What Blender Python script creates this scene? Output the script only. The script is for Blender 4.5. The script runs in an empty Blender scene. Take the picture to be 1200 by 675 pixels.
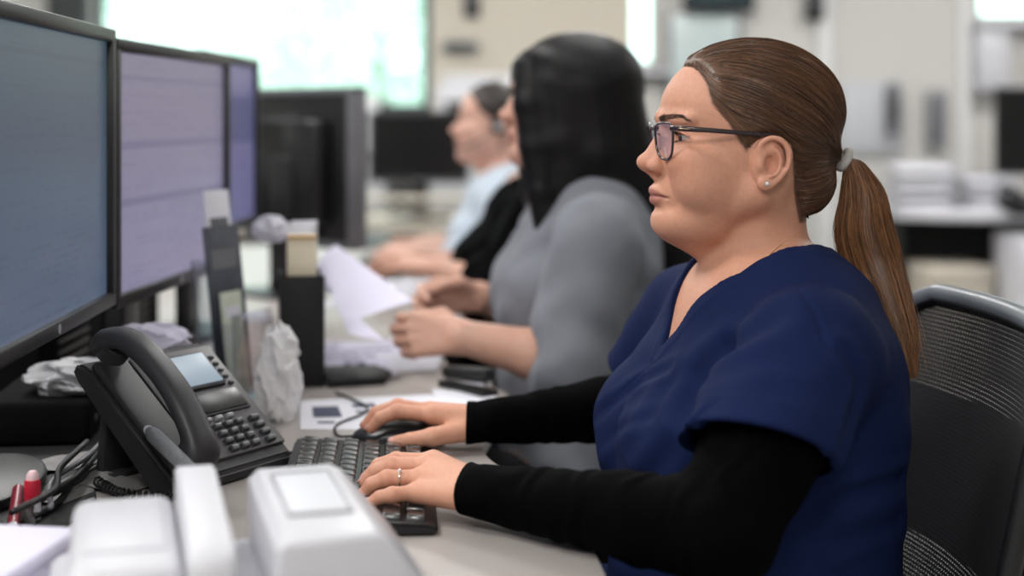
import bpy, bmesh, math, random
import numpy as np
from mathutils import Vector, Matrix
C = bpy.context.scene.collection
rnd = random.Random(7)
F = 1640.0          # focal length in pixels of the 1200 wide frame
HC = 1.17           # camera height
HY = 138.0          # picture row of the horizon
DESK = 0.76

def W(px, py, Y):
    return (( px - 600.0) / F * Y, Y, HC - (py - HY) / F * Y)

# ------------------------------------------------------------------ materials
def new_mat(name):
    m = bpy.data.materials.new(name)
    m.use_nodes = True
    nt = m.node_tree
    return m, nt, nt.nodes['Principled BSDF']

def srgb(r, g, b):
    f = lambda c: (c / 12.92 if c <= .04045 else ((c + .055) / 1.055) ** 2.4)
    return (f(r / 255.), f(g / 255.), f(b / 255.), 1.0)

def mat(name, col, rough=.5, metal=0., noise=0., nscale=20., bump=0., bscale=200., spec=.5, trans=0., alpha=1., emit=None, estr=0., sheen=0., coat=0., stretch=None):
    m, nt, b = new_mat(name)
    c = srgb(*col)
    b.inputs['Base Color'].default_value = c
    b.inputs['Roughness'].default_value = rough
    b.inputs['Metallic'].default_value = metal
    b.inputs['Specular IOR Level'].default_value = spec
    if trans: b.inputs['Transmission Weight'].default_value = trans
    if alpha < 1: b.inputs['Alpha'].default_value = alpha
    if sheen: b.inputs['Sheen Weight'].default_value = sheen
    if coat: b.inputs['Coat Weight'].default_value = coat
    if emit:
        b.inputs['Emission Color'].default_value = srgb(*emit)
        b.inputs['Emission Strength'].default_value = estr
    tc = nt.nodes.new('ShaderNodeTexCoord')
    mp = nt.nodes.new('ShaderNodeMapping')
    nt.links.new(tc.outputs['Object'], mp.inputs['Vector'])
    if stretch: mp.inputs['Scale'].default_value = stretch
    if noise or True:
        n = nt.nodes.new('ShaderNodeTexNoise')
        n.inputs['Scale'].default_value = nscale
        n.inputs['Detail'].default_value = 4
        nt.links.new(mp.outputs['Vector'], n.inputs['Vector'])
        r = nt.nodes.new('ShaderNodeMix'); r.data_type = 'RGBA'
        k = max(noise, .02)
        r.inputs[6].default_value = [x * (1 - k) for x in c[:3]] + [1]
        r.inputs[7].default_value = [min(1, x * (1 + k)) for x in c[:3]] + [1]
        nt.links.new(n.outputs['Fac'], r.inputs[0])
        nt.links.new(r.outputs[2], b.inputs['Base Color'])
    if bump:
        n2 = nt.nodes.new('ShaderNodeTexNoise')
        n2.inputs['Scale'].default_value = bscale
        n2.inputs['Detail'].default_value = 3
        nt.links.new(mp.outputs['Vector'], n2.inputs['Vector'])
        bp = nt.nodes.new('ShaderNodeBump')
        bp.inputs['Strength'].default_value = bump
        bp.inputs['Distance'].default_value = .002
        nt.links.new(n2.outputs['Fac'], bp.inputs['Height'])
        nt.links.new(bp.outputs['Normal'], b.inputs['Normal'])
    return m

def attr_mat(name, attr='col', rough=.5, sss=0., spec=.5, bump=0., bscale=300., noise=.0, nscale=40., sheen=0., aniso=0.):
    """base colour from the mesh's own colour attribute, broken up by noise"""
    m, nt, b = new_mat(name)
    a = nt.nodes.new('ShaderNodeAttribute'); a.attribute_name = attr
    tc = nt.nodes.new('ShaderNodeTexCoord')
    n = nt.nodes.new('ShaderNodeTexNoise'); n.inputs['Scale'].default_value = nscale; n.inputs['Detail'].default_value = 5
    nt.links.new(tc.outputs['Object'], n.inputs['Vector'])
    mr = nt.nodes.new('ShaderNodeMapRange'); mr.inputs[3].default_value = 1 - noise; mr.inputs[4].default_value = 1 + noise
    mr.inputs[1].default_value = .3; mr.inputs[2].default_value = .7
    nt.links.new(n.outputs['Fac'], mr.inputs[0])
    mx = nt.nodes.new('ShaderNodeVectorMath'); mx.operation = 'SCALE'
    nt.links.new(a.outputs['Color'], mx.inputs[0]); nt.links.new(mr.outputs[0], mx.inputs['Scale'])
    nt.links.new(mx.outputs[0], b.inputs['Base Color'])
    b.inputs['Roughness'].default_value = rough
    b.inputs['Specular IOR Level'].default_value = spec
    if sheen: b.inputs['Sheen Weight'].default_value = sheen
    if sss:
        b.inputs['Subsurface Weight'].default_value = sss
        b.inputs['Subsurface Radius'].default_value = (1., .35, .2)
        b.inputs['Subsurface Scale'].default_value = .006
    if bump:
        n2 = nt.nodes.new('ShaderNodeTexNoise'); n2.inputs['Scale'].default_value = bscale; n2.inputs['Detail'].default_value = 4
        nt.links.new(tc.outputs['Object'], n2.inputs['Vector'])
        bp = nt.nodes.new('ShaderNodeBump'); bp.inputs['Strength'].default_value = bump; bp.inputs['Distance'].default_value = .001
        nt.links.new(n2.outputs['Fac'], bp.inputs['Height']); nt.links.new(bp.outputs['Normal'], b.inputs['Normal'])
    return m

# ------------------------------------------------------------------ objects
def tag(o, label=None, cat=None, group=None, kind=None):
    if label: o['label'] = label
    if cat: o['category'] = cat
    if group: o['group'] = group
    if kind: o['kind'] = kind
    return o

def empty(name, loc=(0, 0, 0), rz=0., label=None, cat=None, group=None):
    o = bpy.data.objects.new(name, None); C.objects.link(o)
    o.location = loc; o.rotation_euler = (0, 0, rz)
    o.empty_display_size = .05
    return tag(o, label, cat, group)

def link_mesh(name, me, m=None, parent=None, smooth=None):
    o = bpy.data.objects.new(name, me); C.objects.link(o)
    if m is not None:
        for x in (m if isinstance(m, (list, tuple)) else [m]): me.materials.append(x)
    if parent is not None: o.parent = parent
    if smooth is not None:
        for p in me.polygons: p.use_smooth = smooth
    return o

def obj(name, bm, m=None, parent=None, smooth=False, angle=None):
    me = bpy.data.meshes.new(name)
    bmesh.ops.recalc_face_normals(bm, faces=bm.faces)
    bm.to_mesh(me); bm.free()
    o = link_mesh(name, me, m, parent, smooth)
    if smooth and angle is None: angle = 40
    if smooth and angle:
        me.set_sharp_from_angle(angle=math.radians(angle))
    return o

def np_mesh(name, V, Q, m=None, parent=None, smooth=True, col=None):
    """mesh from numpy arrays: V (n,3), Q (m,k)"""
    V = np.asarray(V, np.float32); Q = np.asarray(Q, np.int32)
    me = bpy.data.meshes.new(name)
    me.vertices.add(len(V)); me.vertices.foreach_set('co', V.ravel())
    k = Q.shape[1]
    me.loops.add(Q.size); me.loops.foreach_set('vertex_index', Q.ravel())
    me.polygons.add(len(Q)); me.polygons.foreach_set('loop_start', np.arange(0, Q.size, k, dtype=np.int32))
    me.polygons.foreach_set('use_smooth', np.full(len(Q), smooth))
    me.update(calc_edges=True); me.validate()
    if col is not None: set_col(me, col)
    return link_mesh(name, me, m, parent)

def set_col(me, col, name='col'):
    a = me.color_attributes.new(name, 'FLOAT_COLOR', 'POINT')
    c = np.ones((len(me.vertices), 4), np.float32); c[:, :3] = col[:, :3]
    a.data.foreach_set('color', c.ravel())

def rot(rx=0, ry=0, rz=0):
    return Matrix.Rotation(rz, 4, 'Z') @ Matrix.Rotation(ry, 4, 'Y') @ Matrix.Rotation(rx, 4, 'X')

def box(bm, size, loc=(0, 0, 0), r=0., seg=2, M=None, taper=None):
    """a bevelled box centred on loc; taper = (sx, sy) scale of the top face"""
    t = bmesh.new()
    bmesh.ops.create_cube(t, size=1)
    for v in t.verts:
        v.co = Vector((v.co.x * size[0], v.co.y * size[1], v.co.z * size[2]))
        if taper and v.co.z > 0: v.co.x *= taper[0]; v.co.y *= taper[1]
    if r: bmesh.ops.bevel(t, geom=list(t.edges), offset=r, segments=seg, profile=.5, affect='EDGES', clamp_overlap=True)
    mtx = Matrix.Translation(loc) @ (M if M is not None else Matrix())
    bmesh.ops.transform(t, matrix=mtx, verts=t.verts)
    merge(bm, t)
    return bm

def merge(bm, t):
    me = bpy.data.meshes.new('tmp'); t.to_mesh(me); t.free()
    bm.from_mesh(me); bpy.data.meshes.remove(me)

def cyl(bm, p0, p1, r0, r1=None, seg=24, cap=True):
    if r1 is None: r1 = r0
    p0, p1 = Vector(p0), Vector(p1); d = p1 - p0
    t = bmesh.new()
    bmesh.ops.create_cone(t, cap_ends=cap, segments=seg, radius1=r0, radius2=r1, depth=d.length)
    q = d.to_track_quat('Z', 'Y').to_matrix().to_4x4()
    bmesh.ops.transform(t, matrix=Matrix.Translation((p0 + p1) / 2) @ q, verts=t.verts)
    merge(bm, t)
    return bm

def lathe(bm, prof, seg=32, loc=(0, 0, 0)):
    """revolve [(r, z)] about Z"""
    rings = []
    for r, z in prof:
        rings.append([bm.verts.new((loc[0] + r * math.cos(2 * math.pi * k / seg), loc[1] + r * math.sin(2 * math.pi * k / seg), loc[2] + z)) for k in range(seg)])
    for a, b in zip(rings, rings[1:]):
        for k in range(seg): bm.faces.new((a[k], a[(k + 1) % seg], b[(k + 1) % seg], b[k]))
    if prof[0][0] > 1e-6: bm.faces.new(rings[0][::-1])
    if prof[-1][0] > 1e-6: bm.faces.new(rings[-1])
    return bm

def prism(bm, pts, z0, z1, r=0., seg=2):
    """extrude an outline [(x, y)] from z0 to z1"""
    t = bmesh.new()
    lo = [t.verts.new((x, y, z0)) for x, y in pts]; hi = [t.verts.new((x, y, z1)) for x, y in pts]
    t.faces.new(lo[::-1]); t.faces.new(hi)
    n = len(pts)
    for k in range(n): t.faces.new((lo[k], lo[(k + 1) % n], hi[(k + 1) % n], hi[k]))
    bmesh.ops.recalc_face_normals(t, faces=t.faces)
    if r:
        es = [e for e in t.edges if abs(e.verts[0].co.z - e.verts[1].co.z) < 1e-6]
        bmesh.ops.bevel(t, geom=es, offset=r, segments=seg, profile=.5, affect='EDGES', clamp_overlap=True)
    merge(bm, t)
    return bm

def catmull(pts, n=8, closed=False):
    P = [np.array(p, float) for p in pts]; out = []
    m = len(P)
    rng = range(m if closed else m - 1)
    for i in rng:
        p0 = P[(i - 1) % m] if (closed or i > 0) else 2 * P[0] - P[1]
        p1 = P[i]; p2 = P[(i + 1) % m]
        p3 = P[(i + 2) % m] if (closed or i + 2 < m) else 2 * P[-1] - P[-2]
        for k in range(n):
            t = k / n
            out.append(.5 * ((2 * p1) + (-p0 + p2) * t + (2 * p0 - 5 * p1 + 4 * p2 - p3) * t * t + (-p0 + 3 * p1 - 3 * p2 + p3) * t ** 3))
    if not closed: out.append(P[-1])
    return np.array(out)

def tube(bm, pts, r, seg=10, closed=False, flat=1.):
    """tube along points; r a number or a list; flat squashes the section along its normal"""
    P = np.array(pts, float); n = len(P)
    R = np.full(n, r) if np.isscalar(r) else np.interp(np.linspace(0, 1, n), np.linspace(0, 1, len(r)), r)
    T = np.gradient(P, axis=0)
    if closed: T = np.roll(P, -1, 0) - np.roll(P, 1, 0)
    T /= np.linalg.norm(T, axis=1)[:, None] + 1e-12
    up = np.array((0, 0, 1.)) if abs(T[0][2]) < .9 else np.array((1., 0, 0))
    rings = []
    N = np.cross(T[0], up); N /= np.linalg.norm(N)
    for i in range(n):
        N = N - T[i] * N.dot(T[i]); N /= np.linalg.norm(N) + 1e-12
        B = np.cross(T[i], N)
        rings.append([bm.verts.new(P[i] + R[i] * (math.cos(a) * N + flat * math.sin(a) * B)) for a in np.linspace(0, 2 * math.pi, seg, endpoint=False)])
    for i in range(n if closed else n - 1):
        a, b = rings[i], rings[(i + 1) % n]
        for k in range(seg): bm.faces.new((a[k], a[(k + 1) % seg], b[(k + 1) % seg], b[k]))
    if not closed:
        bm.faces.new(rings[0][::-1]); bm.faces.new(rings[-1])
    return bm

def strands_mesh(P, R, seg=3):
    """P (n strands, m points, 3), R (m,) or (n,m) radius -> V, Q of thin tapered tubes"""
    n, m, _ = P.shape
    T = np.gradient(P, axis=1); T /= np.linalg.norm(T, axis=2, keepdims=True) + 1e-9
    up = np.array((.3, .5, .8)); up /= np.linalg.norm(up)
    N = np.cross(T, up); N /= np.linalg.norm(N, axis=2, keepdims=True) + 1e-9
    B = np.cross(T, N)
    R = np.broadcast_to(np.asarray(R), (n, m))[..., None]
    rings = [P + R * (math.cos(2 * math.pi * k / seg) * N + math.sin(2 * math.pi * k / seg) * B) for k in range(seg)]
    V = np.stack(rings, 2)                                  # n,m,seg,3
    idx = np.arange(n * m * seg).reshape(n, m, seg)
    q = []
    for k in range(seg):
        k2 = (k + 1) % seg
        q.append(np.stack([idx[:, :-1, k], idx[:, :-1, k2], idx[:, 1:, k2], idx[:, 1:, k]], -1).reshape(-1, 4))
    return V.reshape(-1, 3), np.concatenate(q)

def copy_tree(o, parent=None):
    c = o.copy(); C.objects.link(c)
    if parent is not None: c.parent = parent
    for ch in list(o.children): copy_tree(ch, c)
    return c

# ------------------------------------------------------------------ implicit surfaces
def smin(a, b, k):
    h = np.clip(.5 + .5 * (b - a) / k, 0, 1)
    return b + (a - b) * h - k * h * (1 - h)

def smax(a, b, k): return -smin(-a, -b, k)

def ell(P, c, r, M=None):
    q = P - np.asarray(c, np.float32)
    if M is not None: q = q @ np.asarray(M, np.float32)
    r = np.asarray(r, np.float32)
    k0 = np.sqrt(((q / r) ** 2).sum(1)) + 1e-9
    k1 = np.sqrt(((q / (r * r)) ** 2).sum(1)) + 1e-9
    return k0 * (k0 - 1) / k1

def cone(P, a, b, ra, rb):
    a = np.asarray(a, np.float32); b = np.asarray(b, np.float32)
    ba = b - a; pa = P - a
    h = np.clip(pa @ ba / (ba @ ba + 1e-12), 0, 1)
    d = pa - h[:, None] * ba
    return np.sqrt((d * d).sum(1)) - (ra + (rb - ra) * h)

def chain(P, pts, rs, k=.002):
    d = cone(P, pts[0], pts[1], rs[0], rs[1])
    for i in range(1, len(pts) - 1):
        d = smin(d, cone(P, pts[i], pts[i + 1], rs[i], rs[i + 1]), k)
    return d

def rotm(ax, deg):
    """3x3 whose columns are the local axes (P @ M gives local coordinates)"""
    return np.array(Matrix.Rotation(math.radians(deg), 3, ax), np.float32)

def wob(P, s, seed=0):
    """cheap smooth noise in about -1..1, wavelength s"""
    q = P / s * 2 * math.pi + seed * 1.7
    x, y, z = q[:, 0], q[:, 1], q[:, 2]
    a = np.sin(x * .71 + 1.3 * np.sin(y * .53 + seed) + z * .4)
    b = np.sin(y * .83 + 1.1 * np.sin(z * .61 + 2 * seed) - x * .3)
    c = np.sin(z * .77 + 1.2 * np.sin(x * .57 - seed) + y * .35)
    return (a + b + c) / 3

def iso(f, lo, hi, h, c=4):
    """surface-net mesh of f(P)=0 in the box lo..hi at spacing h"""
    lo = np.array(lo, np.float64); hi = np.array(hi, np.float64)
    nc = np.ceil((hi - lo) / (h * c)).astype(int) + 1
    H = h * c
    g = [lo[i] + H * np.arange(nc[i]) for i in range(3)]
    G = np.stack(np.meshgrid(*g, indexing='ij'), -1).reshape(-1, 3).astype(np.float32)
    Dc = f(G).reshape(nc)
    nf = (nc - 1) * c + 1
    ii = [np.minimum((np.arange(nf[i]) + c // 2) // c, nc[i] - 1) for i in range(3)]
    D = Dc[np.ix_(*ii)].astype(np.float32)
    mask = np.abs(D) < H * 1.9
    I = np.argwhere(mask)
    vals = np.empty(len(I), np.float32)
    for s in range(0, len(I), 400000):
        vals[s:s + 400000] = f((lo + h * I[s:s + 400000]).astype(np.float32))
    D[mask] = vals
    D[D == 0] = 1e-7
    S = D < 0
    sl = [slice(None, -1), slice(1, None)]
    cnt = np.zeros(np.array(D.shape) - 1, np.int8)
    for a in (0, 1):
        for b in (0, 1):
            for e in (0, 1): cnt += S[sl[a], sl[b], sl[e]]
    act = (cnt > 0) & (cnt < 8)
    J = np.argwhere(act)
    idx = np.full(act.shape, -1, np.int32); idx[act] = np.arange(len(J))
    acc = np.zeros((len(J), 3)); n = np.zeros(len(J))
    corners = [(a, b, e) for a in (0, 1) for b in (0, 1) for e in (0, 1)]
    for u in corners:
        for ax in range(3):
            if u[ax]: continue
            v = list(u); v[ax] = 1
            da = D[J[:, 0] + u[0], J[:, 1] + u[1], J[:, 2] + u[2]]; db = D[J[:, 0] + v[0], J[:, 1] + v[1], J[:, 2] + v[2]]
            m = (da < 0) != (db < 0)
            t = da[m] / (da[m] - db[m])
            p = np.tile(np.array(u, float), (m.sum(), 1)); p[:, ax] += t
            acc[m] += p; n[m] += 1
    V = lo + h * (J + acc / n[:, None])
    Q = []
    for ax in range(3):
        a1, a2 = (ax + 1) % 3, (ax + 2) % 3
        s0 = [slice(None)] * 3; s1 = [slice(None)] * 3
        s0[ax] = slice(None, -1); s1[ax] = slice(1, None)
        for a in (a1, a2):
            s0[a] = slice(1, -1); s1[a] = slice(1, -1)
        A, B = S[tuple(s0)], S[tuple(s1)]
        for flip in (0, 1):
            K = np.argwhere((A & ~B) if not flip else (~A & B))
            K[:, a1] += 1; K[:, a2] += 1
            def cell(d1, d2):
                k = K.copy(); k[:, a1] += d1; k[:, a2] += d2
                return idx[k[:, 0], k[:, 1], k[:, 2]]
            q = np.stack([cell(-1, -1), cell(0, -1), cell(0, 0), cell(-1, 0)], 1)
            Q.append(q if not flip else q[:, ::-1])
    Q = np.concatenate(Q)
    Q = Q[(Q >= 0).all(1)]
    # pull the vertices onto the surface
    for _ in range(2):
        e = h * .5; Vf = V.astype(np.float32)
        d = f(Vf)
        gr = np.stack([f(Vf + np.eye(3, dtype=np.float32)[i] * e) - f(Vf - np.eye(3, dtype=np.float32)[i] * e) for i in range(3)], 1) / (2 * e)
        g2 = (gr ** 2).sum(1) + 1e-6
        st = -(d / g2)[:, None] * gr
        L = np.linalg.norm(st, axis=1, keepdims=True)
        V = V + st * np.minimum(1, .5 * h / (L + 1e-9)) * .8
    return V, Q

def join_vq(parts):
    V, Q, o = [], [], 0
    for v, q in parts:
        V.append(v); Q.append(q + o); o += len(v)
    return np.concatenate(V), np.concatenate(Q)

def keep(V, Q, mask):
    """drop the faces with a vertex outside mask"""
    ok = mask[Q].all(1); Q = Q[ok]
    used = np.zeros(len(V), bool); used[Q] = True
    mp = np.cumsum(used) - 1
    return V[used], mp[Q]
# ------------------------------------------------------------------ people
class Head:
    """local frame in millimetres: a forward, l to the person's left, z up"""
    def __init__(s, O, psi, scale=1.):
        s.O = np.array(O); s.c, s.s = math.cos(psi), math.sin(psi); s.k = scale
        s.f = np.array((-s.c, -s.s, 0)); s.n = np.array((s.s, -s.c, 0)); s.u = np.array((0, 0, 1.))
        s.B = np.stack([s.f, s.n, s.u], 1).astype(np.float32)
    def loc(s, P): return (P - s.O.astype(np.float32)) @ s.B * np.float32(1000. / s.k)
    def wld(s, Q): return s.O + np.asarray(Q, float) @ s.B.T * (s.k / 1000.)
    def px(s, px, py, l=0.):
        q = (px - 600.) / F; lm = l / 1000. * s.k
        a = (s.O[0] + lm * s.s - q * (s.O[1] - lm * s.c)) / (s.c - q * s.s)
        Y = s.O[1] - a * s.s - lm * s.c
        return np.array((a * 1000 / s.k, l, (HC - (py - HY) / F * Y - s.O[2]) * 1000 / s.k))

def head_base(q, fat=1.):
    """skull, face masses and neck; q has |l|"""
    d = ell(q, (-7, 0, 18), (103, 77, 76))
    d = smin(d, ell(q, (2, 0, -28), (72, 71, 62)), 22)
    d = smin(d, ell(q, (30, 0, -47), (69, 60, 70)), 16)
    d = smin(d, cone(q, (6, 50, -70), (82, 14, -102), 25, 19), 14)
    d = smin(d, ell(q, (56, 34, -56), (34, 30 * fat, 38)), 14)
    d = smin(d, ell(q, (70, 45, -32), (22, 17, 16)), 16)
    d = smin(d, ell(q, (54, 45, -55), (30, 17 * fat, 28)), 16)
    d = smin(d, ell(q, (87, 0, -104), (20, 23, 19)), 10)
    d = smin(d, ell(q, (50, 0, -104), (45, 44 * fat, 30 * fat)), 14)
    d = smin(d, cone(q, (71, 0, -112), (26, 0, -142), 17 * fat, 21 * fat), 12)
    return d

def neck_sdf(q, r=1.):
    d = cone(q, (-18, 0, -60), (-9, 0, -200), 54 * r, 51 * r)
    d = smin(d, cone(q, (-20, 52, -60), (18, 14, -195), 13, 8), 14)   # the neck muscle from ear to collarbone
    return d

def head_face(q, d):
    q = q
    # brow ridge and eye sockets
    d = smin(d, cone(q, (94, 8, 12), (76, 46, 10), 7, 6), 9)
    d = smax(d, -ell(q, (100, 31, -9), (17, 19, 11)), 9)
    # cheek under the eye
    d = smin(d, ell(q, (82, 33, -36), (14, 17, 14)), 10)
    # mouth mass
    d = smin(d, ell(q, (76, 0, -72), (30, 33, 24)), 9)
    # nose
    n = cone(q, (87, 0, 5), (111, 0, -36), 6.2, 8)
    n = smin(n, cone(q, (92, 4, -14), (104, 10, -40), 6, 7), 6)
    n = smin(n, ell(q, (113.0, 0, -37.5), (11, 9.5, 9)), 6)
    n = smin(n, ell(q, (102.5, 11.8, -41.5), (11, 7.3, 7.6)), 5)
    n = smin(n, cone(q, (113, 0, -42), (103, 0, -53), 4.6, 4.5), 6)
    d = smin(d, n, 6)
    d = smax(d, -ell(q, (108, 7, -50.5), (6, 3, 4)), 2.5)
    # the crease behind the nostril and down towards the mouth corner, laid on the surface
    c = np.maximum(chain(q, FOLD, [.1] * 5, 2), 0)
    d = d + .75 * np.exp(-(c / 4.5) ** 2)
    d = smax(d, -cone(q, (112.5, 0, -57), (112, 0, -64), 1.6, 1.8), 3)      # philtrum
    # lips
    up = chain(q, [(105.6, 0, -69.3), (102.8, 9, -69.5), (94.5, 22, -74.8)], [4.7, 4.5, 1.4], 3)
    lo = chain(q, [(103.6, 0, -79.6), (101.2, 9, -79.4), (94, 21, -76)], [5.6, 5.0, 1.2], 3)
    d = smin(d, smin(up, lo, 1.6), 4.5)
    d = smax(d, -chain(q, [(111.5, 0, -74), (108.5, 9, -74.2), (101, 18, -75.2), (95, 26, -77)], [1.1, 1.2, 1.5, 1.6], 1), 1.6)
    d = smax(d, -cone(q, (111, 0, -89.5), (103, 17, -89), 3.5, 2), 6)
    return d

FOLD = [(99, 19, -36), (95, 22, -47), (94, 27, -58), (90, 31, -68), (84, 34, -80)]
def snap_fold():
    """lay the cheek fold on the bare face"""
    global FOLD
    p = np.array(FOLD, np.float32); far = FOLD
    FOLD = [(500, 0, 0), (501, 0, 0), (502, 0, 0), (503, 0, 0), (504, 0, 0)]
    f = lambda q: head_face(q, head_base(q, 1.06))
    for _ in range(6):
        d = f(p); g = np.stack([f(p + np.eye(3, dtype=np.float32)[i] * .3) - d for i in range(3)], 1) / .3
        p = p - g * (d / ((g * g).sum(1) + 1e-6))[:, None] * .8
    FOLD = [tuple(x) for x in p]

def eyelids(q, d):
    """lids over an eyeball of radius 12.3 at EYE"""
    e = EYE
    ball = ell(q, e, (13.6, 13.6, 13.6))
    # almond opening seen from the front: between two planes
    dl = q[:, 1] - e[1]; dz = q[:, 2] - e[2]
    up = 4.6 - .021 * dl * dl; low = -3.8 + .016 * dl * dl
    op = np.maximum(np.maximum(dz - up, low - dz), (e[0] + 3 - q[:, 0]))
    lids = smax(ball, -op, .8)
    d = smin(d, lids, 3.0)
    d = smin(d, chain(q, [(84.5, 21, -4.5), (87.8, 30, -1.1), (85, 41, -2.5), (78.5, 49, -7.5)], [1.2, 1.7, 1.7, 1.], 2), 2.5)  # fold of the upper lid
    return smax(d, -np.maximum(op, ell(q, e, (15, 14, 13))), .8)
EYE = (73, 33, -10)

EAR_RIM = None
def ear_sdf(q):
    global EAR_RIM, EAR_ANTI, EAR_SCA
    if EAR_RIM is None:
        EAR_RIM = catmull([(5, 78, -31), (8, 79, -22), (5, 81, -14.5), (-5, 83, -10), (-15, 84.5, -13), (-22, 85.5, -22), (-23, 85.5, -34), (-19, 84.5, -45), (-12, 83, -54), (-4, 81, -61)], 3)
        EAR_ANTI = catmull([(-7, 82.5, -21), (-13, 84, -28), (-14, 84, -38), (-10, 83.5, -47), (-3, 82.5, -51)], 3)
        EAR_SCA = catmull([(1, 84, -20), (-6, 86, -16), (-14, 88, -20), (-18, 89, -30), (-17, 88, -40)], 3)
    d = ell(q, (-7, 78, -33), (15.5, 5, 24), rotm('Z', 10))
    d = smin(d, chain(q, EAR_RIM, np.interp(np.linspace(0, 1, len(EAR_RIM)), [0, .2, .6, 1], [2.0, 2.7, 3.2, 3.0]), 1.5), 3)
    d = smax(d, -chain(q, EAR_SCA, [2.2] * len(EAR_SCA), 2), 3)
    d = smin(d, chain(q, EAR_ANTI, [2.1] * len(EAR_ANTI), 2), 2.5)
    d = smax(d, -ell(q, (-3, 84, -38), (7.5, 8, 10)), 3)
    d = smin(d, ell(q, (6.5, 79.5, -38), (3.6, 3.6, 6)), 3)      # tragus
    d = smin(d, ell(q, (1, 79.5, -59), (8.5, 4.6, 8)), 4)        # lobe
    d = smin(d, ell(q, (6, 73, -36), (9, 7, 22)), 6)
    return d

def mir(q):
    q = q.copy(); q[:, 1] = np.abs(q[:, 1]); return q

def head_sdf(q, fat=1., ears=True, fine=True):
    m = mir(q)
    d = head_face(m, head_base(m, fat))
    if fine: d = eyelids(m, d)
    if ears: d = smin(d, ear_sdf(m), 3)
    return d

def poly_sd(x, z, pts):
    """signed distance to a polygon, negative inside"""
    pts = np.asarray(pts, np.float32); n = len(pts)
    d = np.full(len(x), 1e18, np.float32); s = np.ones(len(x), bool); s[:] = False
    for i in range(n):
        a, b = pts[i], pts[(i + 1) % n]
        e = b - a; wx = x - a[0]; wz = z - a[1]
        h = np.clip((wx * e[0] + wz * e[1]) / (e @ e + 1e-9), 0, 1)
        d = np.minimum(d, (wx - e[0] * h) ** 2 + (wz - e[1] * h) ** 2)
        c = ((a[1] > z) != (b[1] > z))
        xi = a[0] + (z - a[1]) * (b[0] - a[0]) / ((b[1] - a[1]) if abs(b[1] - a[1]) > 1e-9 else 1e-9)
        s ^= c & (x < xi)
    d = np.sqrt(d)
    return np.where(s, -d, d)

def sstep(x, a, b):
    t = np.clip((x - a) / (b - a), 0, 1); return t * t * (3 - 2 * t)

def mix3(a, b, t): return a * (1 - t[:, None]) + np.array(b)[None, :3] * t[:, None]

SKIN_A = np.array(srgb(211, 155, 129)[:3])
def skin_col(q, base=SKIN_A, brow=True):
    """albedo of a face by place: lips, flush of cheek, nose and ear, brows"""
    m = mir(q); n = len(q)
    col = np.tile(base, (n, 1))
    blush = np.exp(-(((m - np.array((80, 42, -40))) / np.array((40, 24, 22))) ** 2).sum(1)) * .35 + np.exp(-(((m - np.array((115, 0, -42))) / np.array((14, 14, 14))) ** 2).sum(1)) * .4 \
        + np.exp(-(((m - np.array((-10, 84, -30))) / np.array((26, 14, 40))) ** 2).sum(1)) * .3
    col = mix3(col, base * np.array((1.0, .80, .78)), np.clip(blush, 0, 1))
    if brow:
        # lips: between the curves seen from the front
        l = m[:, 1]; z = m[:, 2]
        top = -65.5 + .8 * np.exp(-((l - 5) / 4.) ** 2) - .0155 * l * l
        bot = -86.5 + .0195 * l * l
        lip = sstep(top - z, -.8, .8) * sstep(z - bot, -.8, .8) * sstep(m[:, 0], 88, 94) * sstep(25.5 - l, 0, 2)
        col = mix3(col, np.array(srgb(172, 112, 104)[:3]), lip * .8)
        col = mix3(col, np.array(srgb(120, 62, 58)[:3]), lip * np.exp(-((z + 74 + .004 * l * l) / 1.3) ** 2) * .7)
    return col

# ---------------------------------------------------------------- torso, arms, legs, in metres around a reference woman
N0 = np.array((.295, 1.58, 1.03))
def torso_sdf(P, bust=1., belly=1.):
    q = P.copy(); q[:, 1] = np.abs(q[:, 1] - 1.58)
    d = ell(q, (.285, 0, .885), (.116, .175, .155))
    d = smin(d, ell(q, (.308, .03, .840), (.108, .165, .170)), .05)
    d = smin(d, ell(q, (.203, .048, .815), (.098 * bust, .135 * bust, .092 * bust)), .05)
    d = smin(d, ell(q, (.270, 0, .67), (.160 * belly, .18 * belly, .19)), .06)
    d = smin(d, ell(q, (.282, .07, .54), (.145, .135, .125)), .06)
    d = smin(d, cone(q, (.325, .02, .960), (.270, .175, .925), .042, .056), .05)
    return d

def legs_pts(cx, y, fwd=1.):
    return [(cx, y, .53), (cx - .40 * fwd, y * 1.0, .545), (cx - .38 * fwd, y, .12)]

def legs_sdf(P, hx, cy, dy=.10, grow=0.):
    d = None
    for s in (-1, 1):
        t = cone(P, (hx, cy + s * dy, .53), (hx - .42, cy + s * (dy + .03), .545), .092 + grow, .068 + grow)
        t = smin(t, cone(P, (hx - .42, cy + s * (dy + .03), .545), (hx - .44, cy + s * (dy + .03), .09), .064 + grow, .043 + grow), .03)
        d = t if d is None else np.minimum(d, t)
    return d

def foot_sdf(P, hx, cy, dy=.10, grow=0.):
    d = None
    for s in (-1, 1):
        y = cy + s * (dy + .03)
        t = smin(cone(P, (hx - .44, y, .075), (hx - .54, y, .045), .042 + grow, .036 + grow), cone(P, (hx - .44, y, .12), (hx - .42, y, .045), .04 + grow, .036 + grow), .02)
        d = t if d is None else np.minimum(d, t)
    return smax(d, -(P[:, 2] - .004), .008)

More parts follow.
